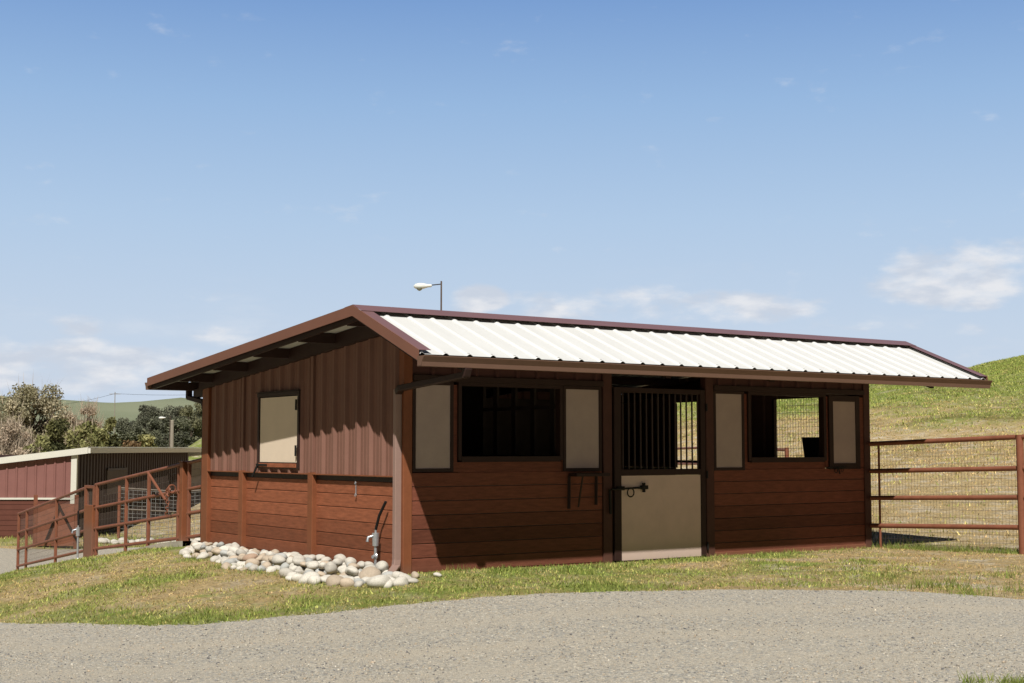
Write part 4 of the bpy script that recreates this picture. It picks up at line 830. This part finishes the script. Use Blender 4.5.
# taller green tufts along the wall foot, gravel edge and the clump at the lower right
R = np.random.default_rng(9); cs = []
for k in range(75): x = R.uniform(.3, 7.8); cs.append((x, -abs(R.normal(.1, .22))-.04, R.uniform(.025, .06)*(1.35 if x < 2.2 else 1), R.integers(8, 26), .08))
for k in range(150): s = R.uniform(-7, 3.2); d = gedge(s)+abs(R.normal(.15, .35)); x, y = CW(s, d); cs.append((x, y, R.uniform(.025, .05), R.integers(8, 24), .10))
for k in range(80): s = R.uniform(3.2, 6); d = gedge(s)+abs(R.normal(.3, 1.2)); x, y = CW(s, d); cs.append((x, y, R.uniform(.03, .06), R.integers(12, 30), .12))
for k in range(60): y = R.uniform(-2.5, -.1); cs.append((fx(y)+R.normal(0, .08), y, R.uniform(.05, .11), R.integers(14, 34), .07))
for k in range(34): y = R.uniform(.0, 6.2); cs.append((-bw(y)-.06+R.normal(0, .05), y, R.uniform(.04, .07), R.integers(10, 22), .06))
for k in range(26): s = 3.36+R.normal(0, .15); d = 9.35+R.normal(0, .10); x, y = CW(s, d); cs.append((x, y, R.uniform(.04, .085), R.integers(20, 40), .05))
for k in range(9): x, y = CW(R.uniform(3.5, 5.8), R.uniform(13.6, 16.3)); cs.append((x, y, R.uniform(.08, .13), 40, .10))
BX = np.concatenate([R.normal(c[0], c[4], c[3]) for c in cs]); BY = np.concatenate([R.normal(c[1], c[4], c[3]) for c in cs]); BH_ = np.concatenate([c[2]*R.uniform(.5, 1.4, c[3]) for c in cs])
BY = np.where((BX > 0) & (BX < L) & (BY > -.03), -.05, BY); w = R.uniform(0, 1, (len(BX), 1)); T = (GREEN*(1-w*.6)+LIME*w*.6)*R.uniform(.7, 1.2, (len(BX), 1))
tag(blades(BX, BY, BH_, .0045*R.uniform(.7, 1.4, len(BX)), T, .8, 12, 'grass_tufts'), 'taller bright green grass tufts along the wall foot and gravel edge', 'grass', kind='stuff')

# loose stones on the gravel
def stones(n, sr, dr, size, seed, name, label, cond):
    R = np.random.default_rng(seed); s = R.uniform(*sr, n); d = R.uniform(*dr, n); ok = cond(s, d); s, d = s[ok], d[ok]; n = len(s)
    X = CAM[0]+d*SY+s*CY; Y = CAM[1]+d*CY-s*SY; Z = height(X, Y)+.006; r = size*R.lognormal(0, .32, n)
    base = np.array([(1,0,0),(0,1,0),(-1,0,0),(0,-1,0),(0,0,.7),(0,0,-.5)], float)[None]*R.uniform(.6, 1.25, (n, 6, 1)); a_ = R.uniform(0, 6.283, n); c, q = np.cos(a_)[:, None], np.sin(a_)[:, None]
    bx = base[..., 0]*c-base[..., 1]*q; by = base[..., 0]*q+base[..., 1]*c; V = np.stack([X[:, None]+bx*r[:, None], Y[:, None]+by*r[:, None], Z[:, None]+base[..., 2]*r[:, None]+r[:, None]*.2], -1).reshape(-1, 3)
    f = np.array([(0,1,4),(1,2,4),(2,3,4),(3,0,4),(1,0,5),(2,1,5),(3,2,5),(0,3,5)]); F = (np.arange(n)[:, None, None]*6+f[None]).reshape(-1, 3)
    pal = np.array([(.47,.42,.34),(.40,.36,.29),(.58,.52,.42),(.17,.165,.165),(.52,.42,.31),(.62,.58,.50),(.33,.32,.31)]); T = pal[R.choice(7, n, p=[.2,.18,.16,.14,.14,.08,.10])]*R.uniform(.85, 1.15, (n, 1))
    tag(arrays(name, V, F, M['grit'], np.repeat(T, 6, 0)), label, 'gravel', kind='stuff')
stones(64000, (-6.5, 6.5), (7.8, 15.2), .0066, 21, 'loose_gravel', 'loose grey and tan crushed stones over the gravel yard', lambda s, d: (d < gedge(s)+.05) & (np.abs(s) < d*.38+.4) & (vnoise(s+20, d*1.0+20, .9, 3)+np.random.default_rng(3).uniform(-.25, .25, len(s)) > .42))
stones(9000, (-6.5, 6.5), (8, 20), .011, 22, 'scattered_stones', 'small scattered stones in the thin grass', lambda s, d: (np.abs(s) < d*.38) & (WC_ok(s, d)))  if False else None

# ------------------------------------------------------------------ light
sd = Vector((-.80, -1.0, 1.505)).normalized()
sun = bpy.data.lights.new('sun', 'SUN'); sun.energy = 5.0; sun.angle = math.radians(.53); sun.color = (1, .965, .905)
so = bpy.data.objects.new('sun', sun); C.objects.link(so); so.rotation_euler = sd.to_track_quat('Z', 'Y').to_euler(); so.location = (0, 0, 40)
wd = bpy.data.worlds.new('World'); S.world = wd; wd.use_nodes = True; nt = wd.node_tree; N = nt.nodes; K = nt.links; bg = N['Background']; bg.inputs['Strength'].default_value = .1
sky = N.new('ShaderNodeTexSky'); sky.sky_type = 'NISHITA'; sky.sun_disc = False; sky.sun_elevation = math.asin(sd.z); sky.sun_rotation = math.atan2(sd.x, sd.y); sky.air_density = 1.0; sky.dust_density = .6; sky.ozone_density = 2.0; sky.altitude = 50
tc = N.new('ShaderNodeTexCoord'); D = tc.outputs['Generated']
def vmath(op, a_, b_=None, out=0):
    n = N.new('ShaderNodeVectorMath'); n.operation = op; K.new(a_, n.inputs[0])
    if b_ is not None:
        if isinstance(b_, tuple): n.inputs[1].default_value = b_
        else: K.new(b_, n.inputs[1])
    return n.outputs[out]
def m1(op, a_, b_):
    n = N.new('ShaderNodeMath'); n.operation = op
    for i, v in enumerate((a_, b_)):
        if isinstance(v, (int, float)): n.inputs[i].default_value = v
        else: K.new(v, n.inputs[i])
    return n.outputs[0]
def mrw(s, a_, b_, c=0, d=1):
    n = N.new('ShaderNodeMapRange'); n.interpolation_type = 'SMOOTHSTEP'; K.new(s, n.inputs[0]); n.inputs[1].default_value = a_; n.inputs[2].default_value = b_; n.inputs[3].default_value = c; n.inputs[4].default_value = d; return n.outputs[0]
spx = N.new('ShaderNodeSeparateXYZ'); K.new(D, spx.inputs[0])
def wn(scale, st, det=7, ro=.55, off=0):
    n = N.new('ShaderNodeTexNoise'); n.inputs['Scale'].default_value = scale; n.inputs['Detail'].default_value = det; n.inputs['Roughness'].default_value = ro
    K.new(vmath('ADD', vmath('MULTIPLY', D, st), (off, off, off)), n.inputs['Vector']); return n.outputs['Fac']
def blob(px, py, rx, ry):            # a cloud at a compass direction and elevation
    az = math.atan((px-512)/FPX)-YAW; el = math.atan((449-py)/FPX); c = (math.sin(az)*math.cos(el), math.cos(az)*math.cos(el), math.sin(el)); r = (math.cos(az), -math.sin(az), 0)
    df = vmath('SUBTRACT', D, c); u = m1('DIVIDE', vmath('DOT_PRODUCT', df, r, 1), rx/FPX); n = N.new('ShaderNodeSeparateXYZ'); K.new(df, n.inputs[0]); v = m1('DIVIDE', n.outputs[2], ry/FPX)
    return mrw(m1('ADD', m1('MULTIPLY', u, u), m1('MULTIPLY', v, v)), 0, 1.6, 1, 0)
cum = wn(26, (1, 1, 2.4), 9, .56); wis = wn(9, (1, 1, 5), 8, .62, 4)
acc = None
for b_ in ((60, 372, 150, 30, 1.0), (250, 352, 170, 26, .55), (480, 300, 34, 16, 1.3), (955, 285, 80, 36, 1.1), (1015, 272, 55, 26, .8), (590, 305, 130, 20, .7), (740, 308, 100, 18, .8), (75, 330, 30, 12, .8), (930, 325, 130, 16, .35), (-200, 370, 200, 40, 1), (1300, 300, 200, 60, 1)):
    v = m1('MULTIPLY', blob(*b_[:4]), b_[4]); acc = v if acc is None else m1('MAXIMUM', acc, v)
dens = mrw(m1('ADD', m1('MULTIPLY', acc, .40), cum), .60, .98)
wisp = m1('MULTIPLY', mrw(wis, .5, .78), mrw(spx.outputs['Z'], .02, .16, .35, 0))
fac = m1('MINIMUM', m1('ADD', m1('MULTIPLY', dens, .85), wisp), .92)
shade = mrw(wn(30, (1, 1, 3), 6, .5, 9), .35, .65)
cc = N.new('ShaderNodeMix'); cc.data_type = 'RGBA'; K.new(shade, cc.inputs['Factor']); cc.inputs['A'].default_value = (6.0, 6.5, 7.4, 1); cc.inputs['B'].default_value = (8.4, 8.4, 8.6, 1)
# bright hazy band of sky ahead; elsewhere the Nishita sky is dimmed to cut fill light
dim = vmath('SCALE', sky.outputs[0]); dim.node.inputs['Scale'].default_value = .12
rp = N.new('ShaderNodeValToRGB'); K.new(m1('MULTIPLY', spx.outputs['Z'], 2.5), rp.inputs[0]); e = rp.color_ramp.elements
def lin(c): return tuple(((v/255+.055)/1.055)**2.4 for v in c)+(1,)
e[0].position = 0; e[0].color = lin((204, 215, 230)); e[1].position = 1; e[1].color = lin((92, 132, 196))
for zz, c in ((.08, (196, 212, 231)), (.16, (177, 202, 230)), (.24, (151, 184, 223)), (.31, (122, 159, 210))): q = rp.color_ramp.elements.new(zz*2.5); q.color = lin(c)
ramp = vmath('SCALE', rp.outputs[0]); ramp.node.inputs['Scale'].default_value = 10
ahead = m1('MULTIPLY', mrw(vmath('DOT_PRODUCT', D, (SY, CY, 0), 1), .62, .9), mrw(spx.outputs['Z'], .34, .6, 1, 0))
cmx = N.new('ShaderNodeMix'); cmx.data_type = 'RGBA'; K.new(fac, cmx.inputs['Factor']); K.new(ramp, cmx.inputs['A']); K.new(cc.outputs['Result'], cmx.inputs['B'])
mx = N.new('ShaderNodeMix'); mx.data_type = 'RGBA'; K.new(ahead, mx.inputs['Factor']); K.new(dim, mx.inputs['A']); K.new(cmx.outputs['Result'], mx.inputs['B']); K.new(mx.outputs['Result'], bg.inputs['Color'])
S.view_settings.view_transform = 'Standard'; S.view_settings.look = 'None'; S.view_settings.exposure = 0; S.render.engine = 'CYCLES'
S.cycles.max_bounces = 6; S.cycles.diffuse_bounces = 1
